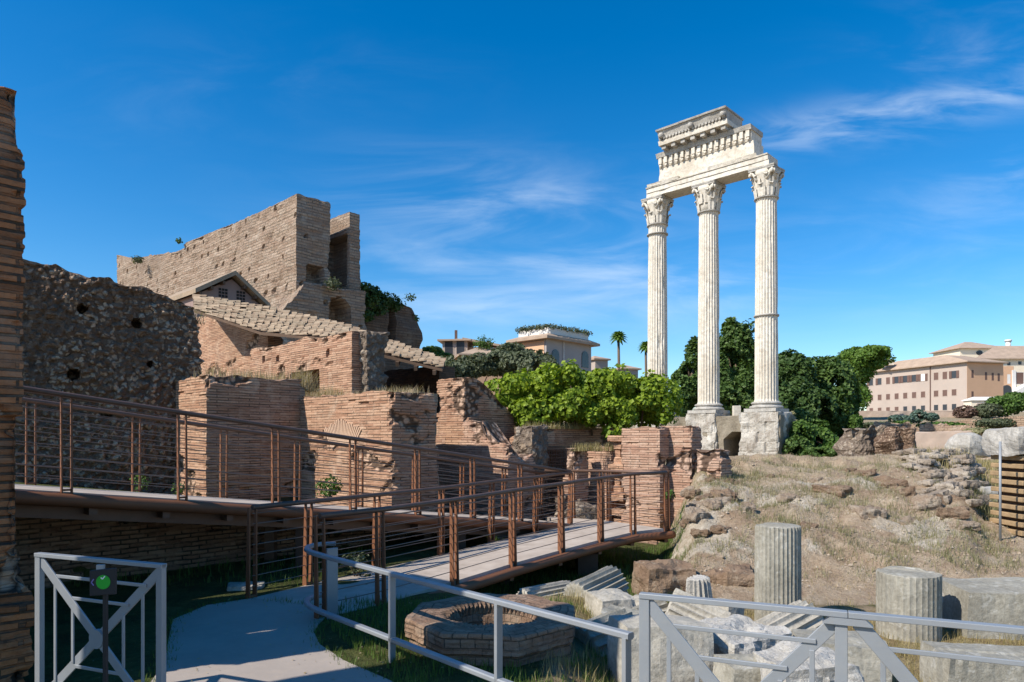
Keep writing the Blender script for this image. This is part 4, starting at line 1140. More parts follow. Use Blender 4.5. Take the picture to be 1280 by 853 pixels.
place(drum(.325, .80, 34, .022, .07, 2, 1.0, .015), 'column_drum', FRAG, at(1135, 803, 7.7, 0), (.0, .02, .9), 'short wide upright column drum with worn flutes and white lichen flecks', 'column fragment', FRG)
place(chunk(1.25, .8, .60, .05, 1.3, 3, 12, .12), 'stone_block', FRAG, at(1256, 764, 7.9), (.03, .02, -.1), 'large grey stone block cut by the right picture edge, above a shadow gap', 'stone block', FRG)
sl = chunk(.95, .5, .5, .03, 1.2, 4, 16, .10)
for i, p in enumerate(sl.v):
    if p.y < 0 and p.z > -.18: sl.v[i] = p+Vector((0, .05*abs(sin(p.x*28))*min(1, -p.y*5), -.02*abs(sin(p.x*28))))
place(sl, 'fluted_slab', FRAG, at(1236, 842, 6.0, -.05), (0, .04, -.05), 'grey slab with scalloped round flutes, low at the bottom right', 'stone slab', FRG)
def lying(name, r, L, c, yaw, pitch, roll, m, label, k=18, depth=.14, chips=.25, seed=0, cut=None):
    mb = drum(r, L, k, depth, chips, seed, .97)
    mb.v = [p-UP*L/2 for p in mb.v]
    if cut is not None:
        for i, p in enumerate(mb.v):
            if p.x > cut*r: mb.v[i] = Vector((cut*r+.15*(p.x-cut*r)*MN.noise(p*6), p.y, p.z))
    o = mb.build(name, m); d = Vector((cos(yaw)*cos(pitch), sin(yaw)*cos(pitch), sin(pitch)))
    o.rotation_mode = 'QUATERNION'; o.rotation_quaternion = d.to_track_quat('Z', 'Y') @ Vector((0, 0, 1)).to_track_quat('Z', 'Y') if roll == 0 else d.to_track_quat('Z', 'Y') @ Matrix.Rotation(roll, 3, 'Z').to_quaternion()
    o.location = c; return tag(o, label, 'column fragment', FRG)
lying('fluted_drum', .235, .80, at(746, 739, 8.6), radians(46), radians(8), .2, FRAG, 'fallen fluted drum tilted up, lying just beyond the brick well head', seed=3, chips=.2, depth=.15, k=20)
lying('fluted_drum', .20, .8, at(684, 748, 9.2), radians(35), radians(2), .5, FRAG_P, 'half buried fluted drum between the well head and the ramp', seed=5, chips=.25, depth=.14, k=20)
lying('fluted_drum', .245, .62, at(757, 801, 6.55), radians(38), radians(7), .0, FRAG, 'fallen fluted drum in shadow showing its round end beside the well head', seed=7, k=16, depth=.18, chips=.1)
lying('fluted_drum', .24, .62, at(868, 776, 7.25), radians(160), radians(22), 1.2, FRAG_P, 'tilted fluted drum behind the first barrier panel, below the ribbed stub', seed=9, k=20, depth=.14, chips=.25)
lying('fluted_drum', .17, .42, at(816, 772, 7.4), radians(25), radians(10), .8, FRAG, 'small dark fluted piece right behind the barrier corner post', seed=11, k=14, depth=.24)
lying('fluted_drum', .25, .66, at(986, 792, 6.9), radians(28), radians(14), 2.2, FRAG_P, 'slanting fluted drum at the foot of the tall upright drum', seed=13, k=20, depth=.14, chips=.25)
place(drum(.165, .34, 16, .20, .2, 17, .8), 'capital_fragment', FRAG_W, at(874, 757, 8.0, 0), (.06, -.08, .2), 'small pale ribbed column stub, upright among the fragments', 'column fragment', FRG)
CH = [
 ('stone_block', (.42, .5, .36), at(762, 763, 7.6), .3, FRAG_P, 'pale broken block wedged between two fallen fluted drums', .06),
 ('stone_block', (.36, .42, .26), at(776, 780, 6.9), -.4, FRAG, 'dark shaded block leaning on the drum with the round end', .05),
 ('stone_block', (.75, .6, .64), at(822, 823, 5.75), .12, FRAG_P, 'big pale rectangular block behind the corner post of the barrier', .035),
 ('marble_chunk', (.74, .6, .46), at(922, 816, 6.0), .5, FRAG_W, 'large white marble chunk with carved broken edges behind the barrier cross', .12),
 ('stone_block', (.3, .3, .26), at(905, 766, 7.7), .7, FRAG_P, 'pale wedge-shaped block right of the ribbed column stub', .05),
 ('stone_block', (.70, .6, .42), at(1045, 826, 5.9), -.2, FRAG, 'rounded dark grey block behind the middle post of the barriers', .05),
 ('marble_chunk', (.62, .5, .4), at(1005, 853, 5.0), .2, FRAG_W, 'rough white marble chunk at the bottom edge below the barrier', .12),
 ('marble_chunk', (.26, .24, .24), at(1188, 753, 8.1), .4, FRAG_W, 'small white stone between the short drum and the large grey block', .06),
 ('boulder', (.74, .6, .46), at(829, 725, 10.1), .2, BOULDER, 'brown boulder left of its twin, at the left foot of the mound', .10),
 ('boulder', (.9, .7, .40), at(902, 728, 10.3), -.2, BOULDER, 'long brown boulder between the ribbed stub and the mound slope', .13),
 ('stone_block', (.3, .25, .2), at(800, 757, 8.4), .9, FRAG_P, 'small pale stone right of the tilted fallen drum', .05),
 ('stone_block', (.5, .4, .3), at(640, 768, 7.9), .2, BOULDER, 'brown stone half hidden behind the rim of the well head', .08),
 ('stone_block', (.55, .4, .26), at(944, 849, 5.2), .1, FRAG, 'grey block low behind the barrier hub at the bottom edge', .06),
 ('stone_block', (.4, .34, .16), at(307, 738, 8.3), .3, FRAG_P, 'flat stone beside the path at the start of the ramp', .05),
]
for i, (nm, s, c, rz, m, lab, amp) in enumerate(CH):
    place(chunk(*s, amp, 2.6, i*3+1, 12, .22), nm, m, c, (random.uniform(-.08, .08), random.uniform(-.1, .1), rz), lab, 'boulder' if nm == 'boulder' else 'stone block', FRG if nm != 'boulder' else 'boulders by the mound')
def well():
    c = Vector((-.17, 6.14, 0)); root = thing('well_head', 'low eight-sided well head of worn brick with a round hole', 'well', (c.x, c.y, -.1))
    ro = lambda t: .755*cos(pi/8)/cos(((t-.28) % (pi/4))-pi/8)
    mb = MB(); n = 160; zt = .235; rings = []
    def ringat(rf, z, am=.0, k=0):
        r = []
        for i in range(n):
            t = 2*pi*i/n; rr = rf(t); p = c+Vector((cos(t)*rr, sin(t)*rr, z))
            nn = MN.fractal(p*5, 1.0, 2.0, 4); br = h01(int(t*rr/.2), k, 3)-.5
            p += Vector((cos(t), sin(t), 0))*(.02*nn+am*br)+UP*(.014*MN.noise(p*6) if z > .2 else 0); r.append(p)
        return mb.pts(r), z, rf
    for k in range(17):
        z = -.15+.023*k; z = min(z, zt-.02)
        rings.append(ringat(lambda t: ro(t)+(.03 if z > .07 else 0)-.004*(k % 2), z, .010, k//3 if z < .07 else 30))
    rings.append(ringat(lambda t: ro(t)+.02, zt, .02, 30)); rings.append(ringat(lambda t: ro(t)-.10, zt+.005, .01, 31))
    hole = lambda t: .42+.03*cos(2*t)+.018*(1 if (int(t*18) % 2) else -1)
    rings.append(ringat(hole, zt-.005)); rings.append(ringat(lambda t: hole(t)-.015, zt-.03))
    for z in (.12, 0, -.2, -.8): rings.append(ringat(lambda t: .40, z, .02, int(z*10)))
    for (a, za, fa), (b, zb, f2) in zip(rings, rings[1:]):
        for i in range(n):
            j = (i+1) % n; s0, s1 = i/n*5.2, (i+1)/n*5.2; va, vb = za+(.8-fa(0)), zb+(.8-f2(0))
            mb.face((a+i, a+j, b+j, b+i), ((s0, va), (s1, va), (s1, vb), (s0, vb)))
    mb.build('brick_ring', BR_WELL, root)
    m = MB(); m.tube([c-UP*.8, c-UP*.78], .5, 24); m.build('well_bottom', SOIL, root)
BR_WELL = m_brick('brick_well', (.33, .215, .145), (.22, .135, .09), (.20, .15, .11), row=.075, bw=.13, ms=.006, stain=(.15, .115, .085), stain_amt=.5, pale=(.46, .38, .29), pale_amt=.5, bump=1.0)
well()

# mound: embedded rocks, loose stones, rubble outcrop
ROCKS = []
rr = random.Random(5)
def on_ground(px, Y): 
    x = (px-640)/F*Y; return Vector((x, Y, gz(x, Y)))
RK = [(905, 13.2, .5), (985, 13.0, .35), (1040, 13.6, .6), (1085, 12.3, .5), (1110, 14.1, .55), (1060, 15.2, .35), (1150, 12.9, .6), (1190, 12.2, .45), (930, 12.4, .35), (1010, 11.7, .3), (890, 14.4, .3), (1135, 12.0, .35), (1080, 14.8, .4), (875, 12.8, .4), (958, 15.0, .3), (1180, 13.2, .5), (1205, 11.9, .4), (1128, 13.4, .5), (1020, 14.6, .3), (868, 13.6, .35), (862, 12.9, .3), (872, 12.1, .4), (882, 13.1, .3), (893, 12.7, .45), (878, 11.7, .35), (900, 11.6, .3), (866, 14.2, .4), (915, 14.3, .35)]
rock_meshes = []
for i in range(5):
    o = chunk(1, .8, .42, .2, 2.6, i*7+2, 9, .35).build('embedded_rock', ROCKM if i % 2 else BOULDER); rock_meshes.append(o.data); bpy.data.objects.remove(o)
for i, (px, Y, s) in enumerate(RK):
    o = bpy.data.objects.new('embedded_rock', rock_meshes[i % 5]); COL.objects.link(o)
    o.location = on_ground(px, Y)-UP*.06*s; o.rotation_euler = (rr.uniform(-.2, .05), rr.uniform(-.2, .2), rr.uniform(0, 6)); o.scale = (s, s, s*rr.uniform(.7, 1.1))
    tag(o, 'weathered rock half buried in the bare slope of the mound', 'rock', 'rocks embedded in the mound')
def scatter_stones():
    mb = MB()
    for i in range(3400):
        px = rr.uniform(845, 1275); Y = 9.8+7.2*rr.random()**1.1
        p = on_ground(px, Y); s = rr.choice((.010, .012, .016, .02, .024, .03, .03, .05 if rr.random() < .5 else .02))
        d = [Vector((rr.uniform(.6, 1)*a, rr.uniform(.6, 1)*b, rr.uniform(.5, .8)*c))*s for a, b, c in ((1, 0, 0), (0, 1, 0), (-1, 0, 0), (0, -1, 0), (0, 0, 1))]
        a = rr.uniform(0, 6); R = Matrix.Rotation(a, 3, 'Z'); b = mb.pts([p+R @ q-UP*s*.1 for q in d])
        for k in range(4): mb.face((b+k, b+(k+1) % 4, b+4))
    tag(mb.build('scattered_stones', CRUMB), 'small stones and brick crumbs strewn over the mound', None, None, 'stuff')
scatter_stones()
def outcrop():
    mb = MB(); r2 = random.Random(8)
    for i in range(140):
        px = r2.uniform(1125, 1222); t = r2.random(); Y = 17.2-4.0*t+r2.uniform(-.3, .3)
        if px < 1150 and t > .5: continue
        p = on_ground(px, Y); hgt = .24*sstep(1110, 1160, px)*sstep(1.0, .3, t)
        c = chunk(.50, .34, .13, .06, 5, i, 5, .25); s_ = r2.uniform(.3, 1.0)
        Rm = Matrix.Rotation(r2.uniform(-.3, .3)+.5, 3, 'Z') @ Matrix.Rotation(r2.uniform(-.25, .1), 3, 'X')
        z = p.z+hgt*r2.random()
        b = mb.pts([Vector((p.x, p.y, z))+Rm @ (q*s_) for q in c.v]); mb.f += [tuple(b+k for k in f) for f in c.f]; mb.uv += c.uv; mb.sm += c.sm
    o = on_ground(1180, 15)
    tag(mb.build('rubble_outcrop', OUTC, origin=tuple(o)), 'crumbling layered rubble outcrop on the right shoulder of the mound', 'ruin')
OUTC = m_stone('outcrop_stone', (.28, .22, .165), (.40, .33, .26), (.54, .47, .38), sc=1.6, spots=((.2, .15, .11), .5), bump=1.0, dist=.05)
outcrop()
def brick_column():
    p = P(1275, 655, 12.6); root = thing('brick_column', 'stump of laminated brick courses capped with a grey stone, at the right edge', 'column stump', (p.x, p.y, -.1))
    cx, cy = p.x+.12, p.y; m = MB(); mt = MB()
    z = -.1; i = 0; ztop = zat(566, 12.6)
    while z < ztop-.08:
        w = .40+.02*h01(i, 2); j = h01(i, 5)*.03
        m.obox((cx-w+j, cy-w), (2*w, 0), (0, 2*w), z, z+.085); mt.obox((cx-w+.10+j, cy-w+.10), (2*w-.2, 0), (0, 2*w-.2), z+.085, z+.15); z += .15; i += 1
    jag(m, .0, 1); bevel(m.build('brick_courses', BR_YEL, root), .012); mt.build('mortar_core', BR_DARK, root)
    c = chunk(1.0, .95, .48, .09, 2.2, 31, 12, .2); c.v = [q+Vector((cx, cy, ztop+.2)) for q in c.v]; c.build('cap_stone', MARBLE_G, root)
    m = MB(); q = P(1250, 0, 12.0); m.tube([(q.x, q.y, -.1), (q.x, q.y, zat(552, 12))], .022, 6)
    tag(m.build('pole', GREY, origin=(q.x, q.y, 0)), 'thin pale pole in front of the laminated brick stump', 'pole')
BR_YEL = m_flat('yellow_tufa', (.42, .29, .16), .95, 0, .55, 5, .8, .2, ((.26, .17, .10), .7))
brick_column()
def rubble_heap():
    mb = MB(); r2 = random.Random(3)
    for i in range(150):
        px = r2.uniform(700, 752); Y = r2.uniform(14.9, 15.6); z = -.45+r2.random()*.95*sstep(752, 725, px)*(1 if Y > 15.2 else .5); c = chunk(.16, .13, .1, .03, 6, i, 2, .4); s = r2.uniform(.5, 1.3)
        R = Matrix.Rotation(r2.uniform(0, 6), 3, 'Z'); b = mb.pts([Vector((((px-640)/F*Y), Y, z))+R @ (q*s) for q in c.v]); mb.f += [tuple(b+k for k in f) for f in c.f]; mb.uv += c.uv; mb.sm += c.sm
    core = chunk(1.1, .7, 1.0, .15, 2, 5, 8, .5); x = (725-640)/F*15.4; b = mb.pts([q+Vector((x, 15.5, -.25)) for q in core.v]); mb.f += [tuple(b+k for k in f) for f in core.f]; mb.uv += core.uv; mb.sm += core.sm
    tag(mb.build('rubble_heap', RUB_PALE, origin=(1.5, 15.2, -.5)), 'heap of loose rubble below the narrow brick pier', 'rubble heap')
rubble_heap()

# ------------------------------------------------------------------ vegetation
VR = random.Random(11)
def leaves(blobs, n, size, gap=.0, gsc=.5, shell=.55, flat=.35, asp=.75, rough=.38):
    """many leaf-sized faces spread through ellipsoids (x, y, z, rx, ry, rz, weight)"""
    mb = MB(); tot = sum(b[6] for b in blobs)
    for b in blobs:
        k = int(n*b[6]/tot); c = Vector(b[:3]); i = 0; tries = 0
        while i < k and tries < k*8:
            tries += 1
            d = Vector((VR.gauss(0, 1), VR.gauss(0, 1), VR.gauss(0, 1)))
            if d.length < 1e-3: continue
            d.normalize(); r = shell+(1-shell)*VR.random()**.7
            nz = MN.fractal(Vector((c.x+d.x*b[3], c.y+d.y*b[4], c.z+d.z*b[5]))*gsc, 1.0, 2.0, 3)
            r *= 1+rough*nz
            p = c+Vector((d.x*b[3], d.y*b[4], d.z*b[5]))*r
            if gap and MN.noise(p*gsc*2.3) > gap: continue
            nr = (d*(1-flat)+Vector((VR.gauss(0, 1), VR.gauss(0, 1), VR.gauss(0, 1)))*.55+UP*.35).normalized()
            a = nr.cross(Vector((VR.gauss(0, 1), VR.gauss(0, 1), VR.gauss(0, 1)))).normalized(); e = nr.cross(a)
            s = size*VR.uniform(.55, 1.25); q = mb.pts((p-a*s*.5, p-e*s*asp*.5+nr*s*.1, p+a*s*.5, p+e*s*asp*.5+nr*s*.1)); mb.face((q, q+1, q+2, q+3)); i += 1
    return mb
def tree(name, label, cat, base, blobs, n, size, mat, trunk_r=.3, gap=.25, gsc=.5, group=None, trunk_top=None, limbs=5, shell=.5):
    root = thing(name, label, cat, tuple(base), group)
    leaves(blobs, n, size, gap*.6, gsc, shell).build('crown', mat, root)
    b = Vector(base); top = Vector(trunk_top) if trunk_top else Vector(blobs[0][:3]); m = MB()
    pts = [b-UP*.3]+[b.lerp(top, t)+Vector((.15*MN.noise(b+UP*t*3), .15*MN.noise(b+UP*(t*3+9)), 0))*trunk_r*4 for t in (.25, .5, .75, 1)]
    m.tube(pts, trunk_r, 8, trunk_r*.35)
    for k in range(limbs):
        bl = blobs[k % len(blobs)]; s = b.lerp(top, .45+.5*k/max(1, limbs)); a = k*2.4
        e = Vector(bl[:3])+Vector((cos(a)*bl[3], sin(a)*bl[4], bl[5]*.3))*.6; m.tube([s, s.lerp(e, .5)+UP*.1, e], trunk_r*.4, 6, trunk_r*.08)
    m.build('trunk', TRUNK, root); return root
def blob(px, py, Y, wpx, hpx, dep=None, w=None):     # ellipsoid that covers wpx x hpx photo pixels at distance Y
    c = P(px, py, Y); rx = wpx/2*Y/F; rz = hpx/2*Y/F; ry = dep if dep else rx
    return (c.x, c.y, c.z, rx, ry, rz, w if w else rx*rz)
# trees behind the columns
tree('dense_tree', 'tall dark green tree standing behind the middle and right columns', 'tree', (21.4, 66, 1.5), [blob(921, 445, 66, 52, 90), blob(915, 425, 66, 34, 60), blob(930, 478, 66, 60, 80), blob(905, 470, 66, 50, 90), blob(920, 500, 65, 70, 50)], 17000, .42, L_DARK, .4, .3, .28)
tree('dense_tree', 'dark pointed tree seen between the left and middle columns', 'tree', (16.5, 68, 1.5), [blob(866, 462, 68, 30, 80), blob(856, 490, 68, 40, 60), blob(872, 480, 68, 36, 70), blob(848, 508, 67, 30, 44)], 9000, .42, L_DARK, .35, .25, .28)
tree('broad_tree', 'broad dark tree mass right of the right column, its left half', 'tree', (26, 62, 1.3), [blob(993, 478, 62, 60, 70), blob(985, 460, 62, 40, 44), blob(1005, 512, 61, 74, 60), blob(985, 505, 61, 50, 70)], 15000, .42, L_DEEP, .45, .3, .28)
tree('broad_tree', 'broad dark tree right of the columns reaching towards the pink palace', 'tree', (31, 64, 1.3), [blob(1040, 484, 64, 68, 70), blob(1058, 505, 64, 36, 70), blob(1030, 515, 63, 64, 60), blob(1020, 465, 64, 40, 36)], 14000, .42, L_DARK, .45, .3, .28)
tree('umbrella_pine', 'bright green umbrella pine above the dark trees beside the pink palace', 'tree', (59, 120, 5), [blob(1082, 450, 120, 62, 30, 4.5, 3), blob(1084, 442, 120, 52, 18, 4, 1.8), blob(1064, 456, 120, 36, 26, 4, 1.5), blob(1070, 470, 120, 44, 26, 4, 1.5), blob(1066, 492, 120, 44, 40, 4, 1.5)], 13000, .55, L_PINE, .6, .3, .2)
tree('shrub', 'bright green shrub at the foot of the dark trees behind the mound', 'shrub', (20.8, 43, .6), [blob(1022, 552, 44, 50, 34, 1.3), blob(1000, 545, 43, 36, 44, 1.2), blob(1050, 562, 42, 60, 20, 1.2), blob(1018, 536, 45, 30, 30, 1)], 8500, .24, L_MID, .08, .3, .6)
tree('shrub', 'deep green shrub spilling down beside the right pedestal', 'shrub', (18.6, 44, .6), [blob(1000, 560, 42, 40, 30, 1), blob(1030, 566, 41, 70, 16, 1), blob(996, 530, 45, 30, 40, 1)], 5000, .24, L_DARK, .08, .3, .6)
tree('shrub', 'sandy reddish dry shrub tuft leaning on the right pedestal', 'shrub', (16.5, 42.5, 1.0), [blob(988, 528, 43.5, 14, 26, .6), blob(994, 545, 43.5, 16, 24, .6)], 900, .2, G_SCRUB, .05, .3, .8)
# creeper hedge over the shaded wall
def creeper():
    root = thing('creeper_hedge', 'thick bright green creeper hedge covering the top of the brick walls', 'hedge', (2, 18.5, 2))
    bl = []
    for i in range(15):
        px = 628+i*14.4; Y = 17.6+1.0*sin(i*.2); top = lerp_table([(610, 482), (640, 470), (670, 462), (710, 460), (740, 464), (800, 468), (840, 476)], px)+VR.uniform(-5, 5)
        bot = lerp_table([(610, 500), (645, 520), (665, 534), (720, 534), (835, 532)], px); bl.append(blob(px, (top+bot)/2, Y, 46+VR.uniform(-10, 8), bot-top+3, .65))
    for px, py, w, h in ((690, 468, 40, 28), (712, 461, 26, 22), (645, 478, 34, 26), (770, 474, 40, 24), (815, 490, 40, 50), (690, 505, 60, 50), (770, 510, 60, 40), (765, 540, 26, 26), (830, 512, 18, 40)):
        bl.append(blob(px, py, 17.1, w, h, .5))
    for i in range(30):
        px = VR.uniform(640, 832); top = lerp_table([(610, 486), (650, 472), (700, 462), (835, 472)], px)
        bl.append(blob(px, VR.uniform(top+6, 528), 16.95+VR.uniform(0, .35), 34, 26, .4, .22))
    leaves(bl, 27000, .125, .55, 1.4, .6, .1, .9, .26).build('foliage', L_VINE, root)
    m = MB()
    for i in range(10):
        p = P(640+i*20, 530, 17.8); m.tube([p-UP*.3, p+Vector((.1*sin(i), 0, .6)), p+Vector((.2*cos(i), .1, 1.0))], .03, 6, .01)
    m.build('stems', TRUNK, root)
creeper()
tree('olive_bush', 'grey green bush mass on the slope below the small upper house', 'shrub', (-2.0, 48, 3), [blob(590, 458, 48, 90, 30, 2), blob(575, 466, 47, 70, 30, 2), blob(560, 462, 46, 40, 24, 2)], 9000, .27, L_OLIVE, .15, .35, .4)
tree('olive_bush', 'grey green tree crown in front of the villa with roof garden', 'tree', (1.2, 48, 3), [blob(655, 454, 48, 80, 34, 2), blob(630, 452, 49, 60, 34, 2), blob(672, 462, 47, 60, 28, 2), blob(640, 440, 50, 40, 20, 1.5)], 10500, .27, L_OLIVE, .15, .35, .4)
tree('bush', 'small bright green bush peeping between the dark ruin wall and the small house', 'shrub', (-7.6, 62, 7), [blob(540, 441, 62, 30, 14, 1.5), blob(553, 447, 60, 34, 10, 1.2)], 2200, .28, L_MID, .1, .3, .5)
def palm(label, px, py, Y, s, n):
    c = P(px, py, Y); root = thing('palm_tree', label, 'palm', (c.x, c.y, 2)); m = MB()
    m.tube([Vector((c.x+.3, c.y, 2)), Vector((c.x+.1, c.y, (c.z+2)/2)), c], .22, 8, .16); m.build('trunk', TRUNK, root)
    f = MB()
    for i in range(n):
        a = i*2.399; el = 1.25-1.75*(i/n); d = Vector((cos(a)*cos(el), sin(a)*cos(el), sin(el))); prev = None; sd = d.cross(UP).normalized()
        for k in range(6):
            t = k/5; p = c+d*(s*t)-UP*(s*.45*t*t); w = s*.16*sin(pi*(.15+.8*t))
            if prev:
                for e in (-1, 1):
                    f.quad(prev[0], p, p+sd*e*w-UP*w*.5, prev[0]+sd*e*prev[1]-UP*prev[1]*.5)
            prev = (p, w)
    f.build('fronds', L_PINE, root)
palm('slim palm tree standing alone against the sky between the villa and the columns', 773, 420, 88, 1.25, 60)
palm('palm tree half hidden by the left column', 807, 432, 95, 1.2, 50)

def blades(pts, h, w, lean=.5):
    mb = MB()
    for p in pts:
        a = VR.uniform(0, 2*pi); d = Vector((cos(a), sin(a), 0)); s = Vector((-d.y, d.x, 0)); hh = h*VR.uniform(.4, 1.2); ln = lean*hh*VR.random()
        b = mb.pts((p-s*w*.5, p+s*w*.5, p+d*ln*.4+UP*hh*.6+s*w*.3, p+d*ln*.4+UP*hh*.6-s*w*.3, p+d*ln+UP*hh)); mb.face((b, b+1, b+2, b+3)); mb.face((b+3, b+2, b+4))
    return mb
def patch(fn, n, ok=lambda x, y: True):
    out = []; t = 0
    while len(out) < n and t < n*30:
        t += 1; x, y = fn()
        if ok(x, y): out.append(Vector((x, y, gz(x, y)-.01)))
    return out
def tufted(fn, n, k, spread, ok=lambda x, y: True):
    out = []
    for c in patch(fn, n, ok):
        for _ in range(VR.randint(k//2, k)):
            x, y = c.x+VR.gauss(0, spread), c.y+VR.gauss(0, spread); out.append(Vector((x, y, gz(x, y)-.01)))
    return out
U2 = lambda a, b, c, d: (lambda: (VR.uniform(a, b), VR.uniform(c, d)))
def pixp(a, b, c, d): return lambda: (lambda px, Y: ((px-640)/F*Y, Y))(VR.uniform(a, b), VR.uniform(c, d))
PATH_EDGE = [(2.9, 1.0), (4.5, -.75), (5.3, -1.0), (5.9, -1.45), (6.6, -1.85), (7.3, -1.9)]
off_path = lambda x, y: x > lerp_table([(p[0], p[1]) for p in PATH_EDGE], y)+.05
not_well = lambda x, y: hypot(x+.12, y-6.22) > .8
nomix = lambda x, y: off_path(x, y) and not_well(x, y) and MN.noise(Vector((x*1.6, y*1.6, 2))) > -.35
g = blades(patch(U2(-2.0, .9, 4.4, 7.6), 5200, nomix), .085, .007)
tag(g.build('grass', G_GREEN), 'short green grass between the path and the well head', None, None, 'stuff')
g = blades(tufted(pixp(690, 1290, 4.4, 9.3), 560, 26, .10, lambda x, y: x > .3 and not_well(x, y)), .12, .006, .8)
tag(g.build('dry_grass', G_DRY), 'dry yellow grass around the marble fragments', None, None, 'stuff')
g = blades(patch(pixp(600, 860, 9.6, 14.4), 6500, lambda x, y: x/y < .255 and MN.noise(Vector((x*.9, y*.9, 4))) > -.3), .14, .010)
tag(g.build('lush_grass', G_GREEN), 'lush green grass in the damp shade beyond the ramp', None, None, 'stuff')
g = blades(tufted(pixp(845, 1270, 10.2, 16.8), 760, 24, .09, lambda x, y: MN.noise(Vector((x*.8, y*.8, 7))) > -.15), .13, .008, .9)
tag(g.build('scrub_tufts', G_SCRUB), 'dull green and brown scrub tufts on the mound', None, None, 'stuff')
g = blades(tufted(pixp(845, 1275, 9.8, 17.5), 1100, 18, .2), .07, .006, 1.3)
tag(g.build('straw', G_STRAW), 'dry straw litter on the mound', None, None, 'stuff')
g = blades(patch(U2(-6.2, -2.2, 8.3, 11), 1500), .12, .010)
tag(g.build('shade_weeds', G_GREEN), 'weeds growing in the shade below the walkway', None, None, 'stuff')
eg = []
for (a_, b_), w_ in zip(zip(pp[:-1], pp[1:]), [1]*20):
    for _ in range(int((b_-a_).length*150)):
        p = a_.lerp(b_, VR.random())+Vector((VR.gauss(0, .045), VR.gauss(0, .045), -.01)); eg.append(p)
tag(blades([p for p in eg if p.y > 4.2 and not (7.6 < p.y < 7.9 and p.x > -2.9)], .06, .006, .8).build('edge_grass', G_GREEN), 'grass fringe along both ragged edges of the path', None, None, 'stuff')
lit = MB()
for _ in range(420):
    x, y = VR.uniform(-3.2, -.2), VR.uniform(4.6, 7.6); a_ = VR.uniform(0, 6); q = VR.uniform(.006, .016)
    if abs(x-lerp_table([(4.5, -1.0), (5.3, -1.3), (5.9, -1.7), (7.6, -2.0)], y)) > .35 and VR.random() < .7: continue
    d_ = Vector((cos(a_), sin(a_), .15))*q; e_ = Vector((-sin(a_), cos(a_), .3))*q*.6; c_ = Vector((x, y, .012)); b_ = lit.pts((c_-d_, c_-e_, c_+d_, c_+e_)); lit.face((b_, b_+1, b_+2, b_+3))
tag(lit.build('dry_leaves', G_STRAW), 'small dry leaves scattered over the path', None, None, 'stuff')
def weeds(name, label, pts, h, w, m): tag(blades(pts, h, w, .7).build(name, m), label, None, None, 'stuff')
def line(a, b, n, sp, clumps=None):
    cl = [VR.random() for _ in range(clumps)] if clumps else None
    return [Vector(a).lerp(Vector(b), (VR.choice(cl)+VR.gauss(0, .03)) if cl else VR.random())+Vector((VR.gauss(0, sp), VR.gauss(0, sp), 0)) for _ in range(n)]
weeds('dry_weeds', 'dry weeds along the ledge below the dark window', line(tuple(E_C-V*.25+U*.3+UP*2.78), tuple(E_C-V*.25+U*4.4+UP*2.8), 1500, .16, 9), .34, .012, G_STRAW)
weeds('dry_weeds', 'dry weeds on top of the broad brick buttress', line(tuple(A_C+V*.3+U*.4+UP*3.05), tuple(A_C+V*1.9+U*.8+UP*3.05), 500, .18, 6), .3, .011, G_STRAW)
weeds('dry_weeds', 'dry weeds on top of the square brick buttress', line(tuple(B_C+V*.6+U*.1+UP*2.66), tuple(B_C+V*.8+U*3.2+UP*2.66), 700, .22, 9), .2, .010, G_STRAW)
weeds('dry_weeds', 'dry weeds below the creeper along the shaded wall top', line(tuple(M_C+UP*2.03), tuple(M_C+V*4+UP*2.03), 1100, .1, 14), .18, .010, G_DRY)
weeds('dry_weeds', 'dry weeds on the low wall ledge by the iron gate', line(tuple(N_C+UP*1.5), tuple(L3+UP*1.5), 500, .08, 6), .2, .010, G_DRY)
weeds('dry_weeds', 'golden dry grass on the right shoulder behind the outcrop', [on_ground(VR.uniform(1140, 1250), VR.uniform(15.5, 20))-UP*.02 for _ in range(2600)], .30, .014, G_DRY)
weeds('dry_weeds', 'tall brown brush right of the outcrop', [on_ground(VR.uniform(1212, 1252), VR.uniform(13.2, 15.0))-UP*.05 for _ in range(1100)], .30, .012, G_SCRUB)
def small_plant(label, c, r, n, s, m):
    c = Vector(c); root = thing('leafy_plant', label, 'plant', tuple(c))
    leaves([(c.x, c.y, c.z+r*.7, r, r, r*.8, 1)], n, s, .4, 2.0, .3).build('leaves', m, root)
    st = MB()
    for k in range(5): a = k*1.3; st.tube([c-UP*.05, c+Vector((cos(a)*r*.5, sin(a)*r*.5, r*.9))], .008, 5, .003)
    st.build('stems', TRUNK, root)
small_plant('dark leafy plant at the foot of the square brick buttress', tuple(P(412, 624, 11.8)), .27, 420, .06, L_MID)
small_plant('leafy plant at the foot of the broad buttress, left of its corner', tuple(P(226, 618, 12.5)), .15, 120, .05, L_MID)
small_plant('green plant in the corner left of the broad buttress', tuple(P(176, 612, 12.8)), .18, 150, .05, L_MID)
small_plant('pale weed behind the start of the ramp beside the rounded rail end', tuple(P(445, 720, 8.9)), .22, 170, .06, L_OLIVE)
small_plant('leafy weed on the brick wall where the ramp ends', tuple(P(838, 625, 14.2)), .14, 120, .06, L_MID)
small_plant('spindly shrub growing out of the top of the dark ruin wall', tuple(P(514, 377, 59.5)), .5, 130, .18, L_DEEP)
def ivy(label, pts, r, n, sz, m):
    root = thing('ivy', label, 'ivy', tuple(pts[0]))
    leaves([(*p, r*VR.uniform(.6, 1.3), r*.6, r*VR.uniform(.5, 1.2), 1) for p in pts], n, sz, .3, .8, .2).build('leaves', m, root)
    st = MB(); st.tube([Vector(p)-UP*r*.3 for p in pts], .05, 5, .02); st.build('stems', TRUNK, root)
